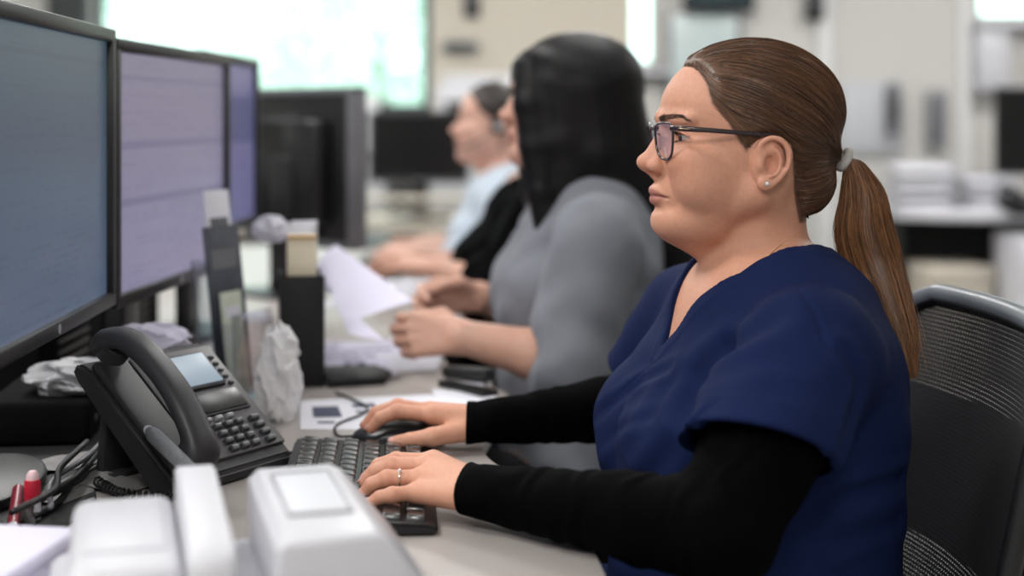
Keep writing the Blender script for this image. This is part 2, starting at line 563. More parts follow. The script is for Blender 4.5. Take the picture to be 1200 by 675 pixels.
FING = {'index': (24, 88, (42, 25, 20)), 'middle': (5, 92, (46, 28, 21)), 'ring': (-14, 86, (42, 27, 20)), 'pinky': (-31, 76, (33, 20, 18))}
def hand_pts(wrist, fwd, dors, thumb, curl=(25, 35, 20), spread=3., scale=1., thumb_curl=.3):
    """joint positions of a hand; fwd along the palm, dors out of its back, thumb = +1/-1 side"""
    f = np.array(fwd, float); f /= np.linalg.norm(f)
    u = np.array(dors, float); u -= f * u.dot(f); u /= np.linalg.norm(u)
    s = np.cross(u, f) * thumb
    k = scale / 1000.
    out = {}
    w = np.array(wrist, float)
    for i, (nm, (lat, fw, ph)) in enumerate(FING.items()):
        p = w + k * (lat * s + fw * f + 3 * u); pts = [w + k * (lat * .45 * s + 8 * f), p]
        ang = 0.
        sp = math.radians(spread * (1.5 - i))
        d0 = f * math.cos(sp) + s * math.sin(sp)
        for L_, c in zip(ph, curl):
            ang += math.radians(c)
            d = d0 * math.cos(ang) - u * math.sin(ang)
            pts.append(pts[-1] + k * L_ * d)
        out[nm] = pts
    b = w + k * (14 * s + 14 * f - 6 * u)
    m = b + k * (24 * s + 34 * f - 12 * u)
    i = m + k * ((10 - 14 * thumb_curl) * s + 30 * f - 6 * u)
    t = i + k * ((2 - 14 * thumb_curl) * s + 25 * f - 4 * u)
    out['thumb'] = [b, m, i, t]
    return out

FR = {'index': (9.0, 9.2, 8.2, 6.6), 'middle': (9.2, 9.4, 8.4, 6.8), 'ring': (8.8, 9, 8, 6.5), 'pinky': (8, 8, 7, 5.8)}
def hand_sdf(P, H, wrist, scale=1., thick=1.):
    """palm, four fingers, thumb; H as from hand_pts"""
    k = scale / 1000.
    w = np.array(wrist)
    palm = None
    for nm in ('index', 'middle', 'ring', 'pinky'):
        a, b = H[nm][0], H[nm][1]
        r = 12.5 if nm != 'pinky' else 11.5
        t = cone(P, a, np.array(b), 15 * k * thick, r * k * thick)
        palm = t if palm is None else smin(palm, t, 9 * k)
    # heel of the thumb
    T = H['thumb']
    palm = smin(palm, cone(P, T[0], T[1], 15 * k, 11 * k), 10 * k)
    d = palm
    fd = None
    for nm in ('index', 'middle', 'ring', 'pinky'):
        pts = H[nm][1:]; r = [x * k for x in FR[nm]]
        t = chain(P, pts, r, 2 * k)
        # knuckles
        kk = ell(P, np.array(pts[1]), (r[1] * 1.04,) * 3)
        t = smin(t, kk, 2 * k)
        fd = t if fd is None else smin(fd, t, 1.6 * k)
    d = smin(d, fd, 5 * k)
    d = smin(d, chain(P, T[1:], [10.5 * k, 9.2 * k, 7.2 * k], 2 * k), 5 * k)
    return d

def tracks(p0, p1, n): return [np.array(p0) + (np.array(p1) - np.array(p0)) * t for t in np.linspace(0, 1, n)]
M_SKIN = attr_mat('skin', rough=.5, sss=.12, spec=.38, bump=.20, bscale=1100., noise=.045, nscale=220.)
def hair_mat(name, dark, light, rough=.38, fs=34., spec=.5):
    """strand noise stretched along the mesh's own 'flow' coordinate"""
    m, nt, b = new_mat(name)
    a = nt.nodes.new('ShaderNodeAttribute'); a.attribute_name = 'flow'
    n = nt.nodes.new('ShaderNodeTexNoise'); n.inputs['Scale'].default_value = fs; n.inputs['Detail'].default_value = 6; n.inputs['Roughness'].default_value = .65
    nt.links.new(a.outputs['Vector'], n.inputs['Vector'])
    cr = nt.nodes.new('ShaderNodeValToRGB')
    cr.color_ramp.elements[0].position = .32; cr.color_ramp.elements[0].color = srgb(*dark)
    cr.color_ramp.elements[1].position = .72; cr.color_ramp.elements[1].color = srgb(*light)
    nt.links.new(n.outputs['Fac'], cr.inputs[0]); nt.links.new(cr.outputs[0], b.inputs['Base Color'])
    b.inputs['Roughness'].default_value = rough
    b.inputs['Specular IOR Level'].default_value = spec
    bp = nt.nodes.new('ShaderNodeBump'); bp.inputs['Strength'].default_value = .35; bp.inputs['Distance'].default_value = .0012
    nt.links.new(n.outputs['Fac'], bp.inputs['Height']); nt.links.new(bp.outputs['Normal'], b.inputs['Normal'])
    return m
M_HAIR = hair_mat('brown_hair', (42, 28, 21), (132, 96, 72))
M_STRAND = attr_mat('brown_hair_strand', rough=.36, spec=.5, noise=.1)
M_BLACKHAIR = hair_mat('black_hair', (7, 6, 7), (17, 15, 16), rough=.5, spec=.25)
M_DARKHAIR = hair_mat('dark_brown_hair', (26, 19, 16), (54, 42, 36), rough=.4)

def set_flow(o, fl):
    a = o.data.attributes.new('flow', 'FLOAT_VECTOR', 'POINT')
    a.data.foreach_set('vector', np.asarray(fl, np.float32).ravel())

def fabric(name, col, rough=.8, weave=1400., bump=.12, sheen=.05, noise=.06, fold=0., spec=.2):
    m, nt, b = new_mat(name)
    c = srgb(*col)
    tc = nt.nodes.new('ShaderNodeTexCoord')
    n = nt.nodes.new('ShaderNodeTexNoise'); n.inputs['Scale'].default_value = 14; n.inputs['Detail'].default_value = 5
    nt.links.new(tc.outputs['Object'], n.inputs['Vector'])
    mx = nt.nodes.new('ShaderNodeMix'); mx.data_type = 'RGBA'
    mx.inputs[6].default_value = [x * (1 - noise) for x in c[:3]] + [1]; mx.inputs[7].default_value = [x * (1 + noise) for x in c[:3]] + [1]
    nt.links.new(n.outputs['Fac'], mx.inputs[0]); nt.links.new(mx.outputs[2], b.inputs['Base Color'])
    b.inputs['Roughness'].default_value = rough; b.inputs['Sheen Weight'].default_value = sheen
    b.inputs['Specular IOR Level'].default_value = spec
    w = nt.nodes.new('ShaderNodeTexWave'); w.inputs['Scale'].default_value = weave / 6.; w.inputs['Distortion'].default_value = 1.5; w.inputs['Detail Scale'].default_value = 8
    nt.links.new(tc.outputs['Object'], w.inputs['Vector'])
    bp = nt.nodes.new('ShaderNodeBump'); bp.inputs['Strength'].default_value = bump; bp.inputs['Distance'].default_value = .0006
    nt.links.new(w.outputs['Fac'], bp.inputs['Height'])
    nrm = bp.outputs['Normal']
    if fold:
        n3 = nt.nodes.new('ShaderNodeTexNoise'); n3.inputs['Scale'].default_value = 22; n3.inputs['Detail'].default_value = 2; n3.inputs['Distortion'].default_value = .8
        nt.links.new(tc.outputs['Object'], n3.inputs['Vector'])
        b3 = nt.nodes.new('ShaderNodeBump'); b3.inputs['Strength'].default_value = fold; b3.inputs['Distance'].default_value = .004
        nt.links.new(n3.outputs['Fac'], b3.inputs['Height']); nt.links.new(nrm, b3.inputs['Normal']); nrm = b3.outputs['Normal']
    nt.links.new(nrm, b.inputs['Normal'])
    return m
M_NAVY = fabric('navy_scrub_cloth', (17, 30, 68), fold=.25, sheen=0., spec=.12)
M_BLACKKNIT = fabric('black_knit', (4, 4, 5), fold=.35, sheen=.0, spec=.03)
M_TROUSER = fabric('dark_trouser_cloth', (22, 23, 30), fold=.2)
M_GREYCLOTH = fabric('grey_scrub_cloth', (128, 131, 139), fold=.3)
M_STRIPE = fabric('pale_blue_shirt_cloth', (196, 209, 222), fold=.25)
M_WHITEKNIT = fabric('white_knit', (222, 222, 222), fold=.2)
M_SHOE = mat('black_shoe_leather', (20, 20, 22), .45)
M_NAIL = mat('nail', (214, 160, 148), .3)

# =================================================================== the woman in navy
HD = Head((.262, 1.58, 1.158), math.radians(8))
SL, EL, WL = np.array((.296, 1.395, .935)), np.array((.185, 1.245, .802)), np.array((-.026, 1.405, .794))
SR, ER, WR = np.array((.225, 1.755, .915)), np.array((.175, 1.835, .792)), np.array((-.022, 1.735, .794))

def up_px(px, py, Y, dz=0.):
    p = np.array(W(px, py, Y)); p[2] += dz; return p

LH = {
    'index': [WL + (-.006, .014, .002), up_px(508, 541, 1.492), up_px(464, 540, 1.500), up_px(444, 546, 1.502), up_px(431, 559, 1.502)],
    'middle': [WL + (-.006, .004, .003), up_px(503, 546, 1.470), up_px(460, 546, 1.474), up_px(440, 553, 1.477), up_px(428, 565, 1.478)],
    'ring': [WL + (-.006, -.006, .001), up_px(497, 560, 1.447), up_px(454, 561, 1.446), up_px(436, 568, 1.448), up_px(427, 578, 1.449)],
    'pinky': [WL + (-.004, -.016, -.002), up_px(490, 577, 1.425), up_px(460, 580, 1.417), up_px(445, 583, 1.416), up_px(433, 590, 1.416)],
    'thumb': [WL + (-.014, .022, -.006), np.array((-.062, 1.462, .794)), np.array((-.094, 1.486, .792)), np.array((-.118, 1.492, .790))],
}
RH = {
    'thumb': [WR + (-.016, -.018, -.004), up_px(507, 512, 1.690), up_px(480, 516, 1.692), up_px(462, 518, 1.697)],
    'index': [WR + (-.006, -.012, .004), up_px(507, 486, 1.722), up_px(466, 482, 1.722), up_px(446, 490, 1.722), up_px(435, 502, 1.722)],
    'middle': [WR + (-.006, -.002, .004), up_px(504, 482, 1.744), up_px(466, 476, 1.746), up_px(441, 484, 1.746), up_px(429, 498, 1.746)],
    'ring': [WR + (-.006, .008, .002), up_px(505, 485, 1.766), up_px(470, 484, 1.772), up_px(452, 494, 1.774), up_px(443, 505, 1.774)],
    'pinky': [WR + (-.004, .016, -.001), up_px(510, 490, 1.785), up_px(484, 493, 1.796), up_px(470, 501, 1.799), up_px(462, 502, 1.800)],
}

def arm_sdf(P, S, E_, Wr, r=(.060, .042, .036, .0225), grow=0.):
    m = E_ + (Wr - E_) * .3
    d = cone(P, S, E_, r[0] + grow, r[1] + grow)
    d = smin(d, chain(P, [E_, m, Wr], [r[1] + grow, r[2] + grow, r[3] + grow], .01), .02)
    return d

HAIRLINE = [HD.px(*p)[[0, 2]] for p in [(800, 75, 0), (815, 79, 30), (826, 95, 48), (833, 122, 58), (850, 141, 64), (860, 156, 68), (867, 168, 71), (874, 178, 72), (881, 170, 73),
                                        (895, 158, 74), (912, 158, 75), (930, 170, 76), (934, 200, 74), (935, 235, 60), (937, 262, 45), (970, 262, 20)]] + [np.array(p) for p in [(-170, -110), (-170, 140), (78, 140)]]
TIE = HD.px(989, 187, 0)

def main_head_skin(P):
    q = HD.loc(P)
    d = head_sdf(q, 1.06)
    d = smin(d, neck_sdf(mir(q), 1.0), 12)
    return d / 1000.

TYAW = math.radians(12)
def turn(P, a=TYAW, o=N0):
    """world to the frame of a torso turned by a about the neck"""
    q = P - np.array((o[0], o[1], 0), np.float32)
    c, s = math.cos(a), math.sin(a)
    return np.stack([q[:, 0] * c + q[:, 1] * s + o[0], -q[:, 0] * s + q[:, 1] * c + o[1], q[:, 2]], 1).astype(np.float32)

def env(P):
    """torso with the neck running into it"""
    return smin(neck_sdf(mir(HD.loc(P)), 1.0) / 1000., torso_sdf(turn(P)), .03)

def main_skin(P):
    return smin(main_head_skin(P), env(P) + .005 + .014 * sstep(np.abs(P[:, 1] - 1.58), .085, .125), .012)

def hair_th(q):
    return sstep(-poly_sd(q[:, 0], q[:, 2], HAIRLINE), -3, 13)

def main_hair(P):
    q = HD.loc(P); m = mir(q)
    skin = smin(head_base(m, 1.06), neck_sdf(m), 12)
    full = ell(m, (-9, 0, 20), (106, 82, 82))
    full = smin(full, ell(m, (2, 0, -28), (77, 75, 56)), 22)
    full = smin(full, ell(m, (-56, 0, -58), (48, 54, 45)), 18)
    full = smin(full, cone(m, (-62, 0, -8), (TIE[0] + 8, 0, TIE[2] + 1), 50, 10), 14)
    full = np.minimum(full, skin - 1.5)
    t = hair_th(q)
    g = np.arctan2(m[:, 1], (q[:, 2] - TIE[2]) + .22 * (q[:, 0] - TIE[0]) * 0)
    rid = (np.sin(g * 46 + 2 * np.sin(g * 17)) + .6 * np.sin(g * 91 + 1.3)) * .14
    return (skin + 1.2) / 1000. * (1 - t) + (full + rid * t) / 1000. * t

def build_main():
    snap_fold()
    root_parts = []
    # --- skin, one surface
    hV, hQ = iso(main_skin, (.125, 1.44, .885), (.405, 1.72, 1.272), .0016)
    hV, hQ = keep(hV, hQ, hV[:, 2] > .89)
    q = HD.loc(hV.astype(np.float32))
    hcol = skin_col(q)
    hcol = mix3(hcol, np.array(srgb(58, 40, 34)[:3]), sstep(hair_th(q), .0, .28) * .85)
    def lhand(P): return smin(hand_sdf(P, LH, WL), arm_sdf(P, SL, EL, WL), .012)
    def rhand(P): return smin(hand_sdf(P, RH, WR), arm_sdf(P, SR, ER, WR), .012)
    parts = [(hV, hQ)]; cols = [hcol]
    for fn, lo, hi in ((lhand, (-.19, 1.33, .755), (.02, 1.54, .845)), (rhand, (-.205, 1.65, .755), (.01, 1.84, .85))):
        v, f_ = iso(fn, lo, hi, .0012)
        parts.append((v, f_))
        c = np.tile(SKIN_A, (len(v), 1))
        kn = np.zeros(len(v))
        for H in (LH, RH):
            for nm in ('index', 'middle', 'ring', 'pinky'):
                for j in (1, 2): kn = np.maximum(kn, np.exp(-(((v - H[nm][j]) / .008) ** 2).sum(1)))
                kn = np.maximum(kn, np.exp(-(((v - H[nm][4]) / .010) ** 2).sum(1)))
        c = mix3(c, SKIN_A * np.array((1., .8, .78)), kn * .6)
        cols.append(c)
    def rest(P):
        d = torso_sdf(turn(P)) + .022
        for S, E_, Wr in ((SL, EL, WL), (SR, ER, WR)): d = smin(d, arm_sdf(P, S, E_, Wr, grow=-.010), .012)
        d = smin(d, legs_sdf(P, .33, 1.58), .04)
        return smin(d, foot_sdf(P, .33, 1.58), .01)
    v, f_ = iso(rest, (-.26, 1.17, .0), (.47, 1.95, 1.06), .008)
    v, f_ = keep(v, f_, (v[:, 2] < .90) & (v[:, 0] > -.5) & ~((v[:, 0] < .012) & (v[:, 2] > .75)))
    parts.append((v, f_)); cols.append(np.tile(SKIN_A, (len(v), 1)))
    V, Q = join_vq(parts)
    person = np_mesh('person', V, Q, M_SKIN, col=np.concatenate(cols))
    tag(person, 'woman in navy scrubs and glasses with brown ponytail typing', 'person', 'people seated along the desks')
    # --- nails
    for H in (LH, RH):
        for nm in H:
            bm = bmesh.new()
            a, b = np.array(H[nm][-2]), np.array(H[nm][-1])
            d = (b - a) / np.linalg.norm(b - a)
            up = np.array((0, 0, 1.)); 
            if nm == 'thumb': up = np.array((0, -.75 if H is RH else .5, .6))
            up = up - d * up.dot(d); up /= np.linalg.norm(up); sd = np.cross(d, up)
            r = FR[nm][3] / 1000. if nm != 'thumb' else .0072
            bmesh.ops.create_uvsphere(bm, u_segments=16, v_segments=10, radius=1)
            cpt = b + d * .001 + up * (r * .80)
            for vv in bm.verts:
                co = vv.co.copy()
                vv.co = Vector(cpt + d * co.x * .0058 + sd * co.y * .0047 + up * co.z * .0018)
            obj('fingernail', bm, M_NAIL, person, True)
    # --- eyes
    for s in (1, -1):
        bm = bmesh.new()
        bmesh.ops.create_uvsphere(bm, u_segments=32, v_segments=24, radius=.0123)
        o = obj('eyeball', bm, [M_EYE, M_IRIS, M_PUPIL], person, True, 180)
        c = HD.wld((EYE[0] - .3, s * EYE[1], EYE[2]))
        look = Vector(HD.f + HD.n * .10 * s - HD.u * .05) if s > 0 else Vector(HD.f + HD.n * .10 - HD.u * .05)
        rotq = look.to_track_quat('Z', 'Y').to_matrix().to_4x4()
        o.matrix_local = Matrix.Translation(c) @ rotq
        for p in o.data.polygons:
            ang = math.degrees(Vector((0, 0, 1)).angle(p.center.normalized()))
            p.material_index = 2 if ang < 12 else (1 if ang < 29 else 0)
    # --- brows and lashes as strands
    g = np.random.default_rng(3)
    S_ = []
    for sgn in (1, -1):
        path = catmull([(101, 10, 7), (97, 19, 11), (90, 31, 13.5), (82, 41, 12.5), (75, 50, 8.5)], 12); path[:, 1] *= sgn
        pw = HD.wld(path).astype(np.float32)
        for _ in range(8):
            d = main_head_skin(pw); e = .001
            gr = np.stack([main_head_skin(pw + np.eye(3, dtype=np.float32)[i] * e) - d for i in range(3)], 1); gr /= np.linalg.norm(gr, axis=1, keepdims=True) + 1e-9
            pw = pw - gr * d[:, None] * .8
        tn = np.gradient(pw, axis=0); tn /= np.linalg.norm(tn, axis=1)[:, None]
        upv = np.cross(gr, tn); upv *= np.sign(upv[:, 2:3]); upv /= np.linalg.norm(upv, axis=1)[:, None]
        for i in range(520):
            t = .94 * g.uniform(0, 1) ** 1.15; j = t * (len(pw) - 1); j0 = int(j); j1 = min(j0 + 1, len(pw) - 1)
            p = pw[j0] + (pw[j1] - pw[j0]) * (j % 1)
            wd = .0042 * (1 - .85 * t)
            p = p + upv[j0] * g.uniform(-wd, wd)
            d = tn[j0] + upv[j0] * ((.5 if t < .25 else .12 - .3 * t) + g.normal(0, .12))
            L_ = g.uniform(.0035, .0055)
            S_.append(np.array([p + d * L_ * k / 5. for k in range(6)]))
    S_ = np.array(S_)
    # seat every hair on the skin
    for it in range(3):
        flat = S_.reshape(-1, 3).astype(np.float32)
        d = main_head_skin(flat); e = .0008
        gr = np.stack([main_head_skin(flat + np.eye(3, dtype=np.float32)[i] * e) - d for i in range(3)], 1); gr /= np.linalg.norm(gr, axis=1, keepdims=True) + 1e-9
        lift = np.tile(np.linspace(-.0001, .0007, 6), len(S_))
        S_ = (flat - gr * (d - lift)[:, None]).reshape(S_.shape)
    v, f_ = strands_mesh(S_, np.array([.00015, .00017, .00017, .00015, .0001, .00003]))
    np_mesh('eyebrows', v, f_, M_STRAND, person, col=np.tile(np.array(srgb(98, 74, 62)[:3]), (len(v), 1)))
    S_ = []
    for sgn in (1, -1):
        for up in (1, -1):
            for i in range(40 if up > 0 else 22):
                dl = g.uniform(-11, 12)
                z = (4.6 - .021 * dl * dl) if up > 0 else (-3.8 + .016 * dl * dl)
                a = math.sqrt(max(13.7 ** 2 - dl * dl - z * z, 1))
                p = np.array((EYE[0] + a, EYE[1] + dl, EYE[2] + z))
                L_ = g.uniform(6, 8.5) if up > 0 else g.uniform(3, 4.5)
                d = np.array((1., dl * .03 + .15, .1 * up))
                seg = np.array([p + d * L_ * t + np.array((0, 0, up * L_ * .55 * t * t)) for t in np.linspace(0, 1, 6)]); seg[:, 1] *= sgn
                S_.append(HD.wld(seg))
    v, f_ = strands_mesh(np.array(S_), np.array([.00028, .00026, .00022, .00018, .0001, .00003]))
    np_mesh('eyelashes', v, f_, M_STRAND, person, col=np.tile(np.array(srgb(24, 18, 17)[:3]), (len(v), 1)))
    # --- hair cap
    V, Q = iso(main_hair, HD.wld((0, 0, 0)) - (.115, .135, .15), HD.wld((0, 0, 0)) + (.150, .135, .125), .0018)
    q = HD.loc(V.astype(np.float32))
    V, Q = keep(V, Q, hair_th(q) > .16)
    q = HD.loc(V.astype(np.float32))
    hair = np_mesh('hair', V, Q, M_HAIR, person)
    def flow(q):
        d = q - TIE; r = np.linalg.norm(d, axis=1) + 1e-6
        phi = np.arctan2(q[:, 1], d[:, 2])
        th = np.arccos(np.clip(d[:, 0] / r, -1, 1))
        return np.stack([np.cos(phi) * th * 1.1, np.sin(phi) * th * 1.1, r * .0016], 1)
    set_flow(hair, flow(q))
    # strands lying on the cap, swept back to the tie
    n = 7000
    AV, AQ = iso(main_hair, HD.wld((0, 0, 0)) - (.115, .135, .15), HD.wld((0, 0, 0)) + (.150, .135, .125), .003)
    aq = HD.loc(AV.astype(np.float32)); wts = hair_th(aq)
    pr = np.where((wts > .004) & (aq[:, 0] > -105), 1 + 3.5 * (wts < .75), 0); pr = pr / pr.sum()
    sel = g.choice(len(AV), n, p=pr)
    p = AV[sel].astype(np.float32)
    Tw = HD.wld(TIE).astype(np.float32)
    L_ = g.uniform(.03, .085, n).astype(np.float32)
    m = 14; pts = [p]
    off = g.uniform(.0000, .0010, n).astype(np.float32)
    for k in range(m - 1):
        to = Tw - p; dist = np.linalg.norm(to, axis=1, keepdims=True)
        to = to / (dist + 1e-6)
        e = .001
        d = main_hair(p)
        gr = np.stack([main_hair(p + np.eye(3, dtype=np.float32)[i] * e) - d for i in range(3)], 1); gr /= np.linalg.norm(gr, axis=1, keepdims=True) + 1e-9
        tg = to - gr * (to * gr).sum(1, keepdims=True); tg /= np.linalg.norm(tg, axis=1, keepdims=True) + 1e-6
        p = p + tg * np.minimum((L_ / m)[:, None], dist * .45)
        d = main_hair(p)
        p = p - gr * (d - off)[:, None] * .9
        pts.append(p.astype(np.float32))
    P3 = np.stack(pts, 1)
    rad = np.interp(np.linspace(0, 1, m), [0, .15, .7, 1], [.00006, .00022, .00022, .00005])
    v, f_ = strands_mesh(P3, rad)
    shade = np.repeat(np.clip(g.normal(.42, .26, n), 0, 1) ** 1.1, m * 3)
    dk, lt = np.array(srgb(42, 28, 21)[:3]), np.array(srgb(158, 114, 84)[:3])
    np_mesh('hair_strands', v, f_, M_STRAND, hair, col=dk + (lt - dk) * shade[:, None])
    # --- ponytail
    rows = [(187, 992, 7), (192, 1000, 10), (205, 1004, 16), (230, 1010, 26), (265, 1011, 34), (300, 1020, 35), (330, 1031, 31), (380, 1048, 24), (410, 1057, 17), (430, 1063, 11), (443, 1068, 6)]
    cl = np.array([W(x, y, 1.575 if y < 300 else 1.575 - .0004 * (y - 300)) for y, x, _ in rows]); hw = np.array([r for *_, r in rows]) * 1.575 / F
    sm = catmull([tuple(c) + (h,) for c, h in zip(cl, hw)], 8); cl, hw = sm[:, :3], sm[:, 3]
    tt = np.linspace(0, 1, len(cl))
    def at(t):
        c = np.stack([np.interp(t, tt, cl[:, i]) for i in range(3)], -1); return c, np.interp(t, tt, hw)
    bm = bmesh.new()
    ts = np.linspace(0, .97, 40); cc, hh = at(ts)
    core = bmesh.new()
    tube(core, cc, list(hh * .80), 20, flat=.8)
    pt = obj('ponytail', core, M_HAIR, person, True, 180)
    co = np.array([vv.co for vv in pt.data.vertices]); ring = np.arange(len(co)) % 20
    set_flow(pt, np.stack([np.cos(ring * math.pi / 10) * .9, np.sin(ring * math.pi / 10) * .9, co[:, 2] * 2.2], 1))
    bm.free()
    n, m = 2600, 26
    r_ = np.sqrt(g.uniform(.35, 1, n)); th = g.uniform(0, 2 * math.pi, n)
    t_end = np.clip(g.normal(.90, .09, n), .55, 1.0)
    u = r_ * np.cos(th); w_ = r_ * np.sin(th)
    P3 = np.zeros((n, m, 3)); ph = g.uniform(0, 6.28, (n, 3)); am = g.uniform(.0006, .0024, n)
    for k in range(m):
        t = t_end * k / (m - 1)
        c, h = at(t)
        s = .7 + .3 * np.cos(th * 3 + 5 * t)
        x = c[:, 0] + u * h * .98 + am * np.sin(9 * t + ph[:, 0]) * min(1, k / 6)
        y = c[:, 1] + w_ * h * .78 + am * np.sin(11 * t + ph[:, 1]) * min(1, k / 6)
        z = c[:, 2] + h * .25 * u
        P3[:, k] = np.stack([x, y, z], 1)
    fly = g.uniform(0, 1, n) < .06
    P3[fly, m // 2:, 0] += (np.linspace(0, 1, m - m // 2) ** 2)[None, :] * g.normal(0.004, .007, fly.sum())[:, None]
    rad = np.interp(np.linspace(0, 1, m), [0, .1, .75, 1], [.00022, .0003, .00028, .00004])
    v, f_ = strands_mesh(P3, rad)
    shade = np.repeat(np.clip(g.normal(.5, .27, n), 0, 1), m * 3)
    tz = np.tile(np.repeat(np.linspace(0, 1, m), 3), n)
    dk, lt, tip = np.array(srgb(64, 40, 27)[:3]), np.array(srgb(166, 114, 76)[:3]), np.array(srgb(196, 142, 96)[:3])
    lt2 = lt[None] * (1 - tz[:, None]) + tip[None] * tz[:, None]
    np_mesh('ponytail_strands', v, f_, M_STRAND, pt, col=dk + (lt2 - dk) * shade[:, None])
    # hair tie, a tilted ring of pale towelling
    bm = bmesh.new()
    a0 = np.array(W(990, 187, 1.578)); ax = np.array((.9, 0, -.42)); ax /= np.linalg.norm(ax)
    e1 = np.array((0, 1., 0)); e2 = np.cross(ax, e1)
    ring = [a0 + .0105 * (math.cos(t) * e1 + math.sin(t) * e2) for t in np.linspace(0, 2 * math.pi, 28, endpoint=False)]
    tube(bm, ring, .0048, 12, True)
    tie = obj('hair_tie', bm, mat('pale_towelling', (214, 210, 206), .9, bump=.8, bscale=1500, noise=.1, nscale=600), person, True, 180)
    tag(tie, 'pale grey towelling hair tie')
    return person
def march(px, py, f, lo=.9, hi=2.2):
    """first point of the surface f=0 met along the line of sight through a photo pixel"""
    d = np.array(((px - 600) / F, 1., -(py - HY) / F)); L_ = np.linalg.norm(d)
    y = lo
    for _ in range(300):
        p = np.array((0, 0, HC)) + d * y
        v = float(f(p[None].astype(np.float32))[0])
        if v < .0003 or y > hi: break
        y += max(v * .7, .0004) / L_
    return np.array((0, 0, HC)) + d * y

# ------------------------------------------------------------- clothing of the woman in navy
NECK_POLY = [(0, 0), (.055, .040), (.095, .073), (.125, .079), (.165, .072), (.190, .05), (.203, 0), (.190, -.05), (.165, -.072), (.125, -.079), (.095, -.073), (.055, -.040)]
def neck_cut(P):
    q = turn(P); b = np.array((.174, .902)); n = np.array((.352, 1.034))
    e = (n - b) / np.linalg.norm(n - b); h = np.array((-e[1], e[0]))
    x = q[:, 0] - b[0]; z = q[:, 2] - b[1]
    t = x * e[0] + z * e[1]; up = x * h[0] + z * h[1]
    return poly_sd(t / 1.09, q[:, 1] - 1.58, NECK_POLY), up

def sleeve_sdf(P, S, E_, t_end, r0=.072, r1=.072):
    S = np.array(S); E_ = np.array(E_); ax = (E_ - S) / np.linalg.norm(E_ - S)
    d = cone(P, S + ax * .0, E_, r0, r1)
    cutp = S + (E_ - S) * t_end
    hx = ax * .75 + np.array((.12, 0, -.42)); hx /= np.linalg.norm(hx)
    h = (P - cutp.astype(np.float32)) @ hx.astype(np.float32)
    return d, h

CREASE = []
def scrub_base(P):
    d = env(P)
    d = smin(d, ell(P, (.27, 1.58, .55), (.175, .215, .13)), .05)
    w = wob(P * np.array((1., 1., 2.), np.float32), .13, 2) * .0028 + wob(P * np.array((1.6, 1., 1.), np.float32), .062, 5) * .0014
    d = d - w
    for S, E_ in ((SL, EL), (SR, ER)):
        s, h = sleeve_sdf(P, S, E_, .575, .069, .0735)
        s = s - wob(P, .09, 3) * .002
        # open hem: hollow towards the end
        s = smax(s, h, .004)
        inner = cone(P, S, E_, .0642, .0685)
        s = smax(s, -np.maximum(inner, -(h + .022)), .002)
        s = s - .0011 * sstep(h, -.030, -.028) * (h < .01)
        d = smin(d, s, .022)
    return d

def scrub_sdf(P):
    d = scrub_base(P)
    for pts, dep, wd in CREASE:
        c = np.full(len(P), 9., np.float32)
        near = np.where((np.abs(P - pts.mean(0)) < (np.ptp(pts, axis=0) / 2 + .05)).all(1))[0]
        if len(near) == 0: continue
        q = P[near]; n = len(pts)
        g = np.zeros(len(near), np.float32)
        cc = np.full(len(near), 9., np.float32)
        for i in range(n - 1):
            x = cone(q, pts[i], pts[i + 1], 0, 0)
            fade = math.sin(math.pi * (i + .8) / (n + .6)) ** .6
            g = np.maximum(g, fade * np.exp(-(x / wd) ** 2)); cc = np.minimum(cc, x)
        g = g - .45 * np.exp(-((cc - 2.1 * wd) / wd) ** 2) * (g.max() > 0)
        d[near] += dep * g
    pol, up = neck_cut(P)
    band = sstep(.021 - pol, 0, .003) * (up > -.05)
    d = d - .0016 * band + .0012 * np.exp(-((pol - .018) / .0013) ** 2) * (up > -.05)
    d = smax(d, -np.maximum(pol, -(up + .040)), .003)
    return smax(d, .505 - P[:, 2], .01)

def cuff_sleeve(P, S, E_, Wr, H, cut, axis):
    d = arm_sdf(P, S, E_, Wr, grow=.005)
    d = smin(d, hand_sdf(P, H, Wr, 1.) - .0035, .006)
    v = (E_ - Wr) / np.linalg.norm(E_ - Wr)
    s = (P - Wr.astype(np.float32)) @ v.astype(np.float32)
    amp = .0016 * sstep(s, .01, .05)
    d = d - amp * np.sin(s * 210 + 2.5 * wob(P, .05, 1)) * (.5 + .5 * wob(P, .11, 4)) - .0018 * wob(P, .07, 6) * sstep(s, 0, .04)
    d = d - .0008 * (np.abs((P - cut.astype(np.float32)) @ axis.astype(np.float32) + .012) < .0012) * -1
    h = (P - cut.astype(np.float32)) @ axis.astype(np.float32)
    d = smax(d, h, .0025)
    return d

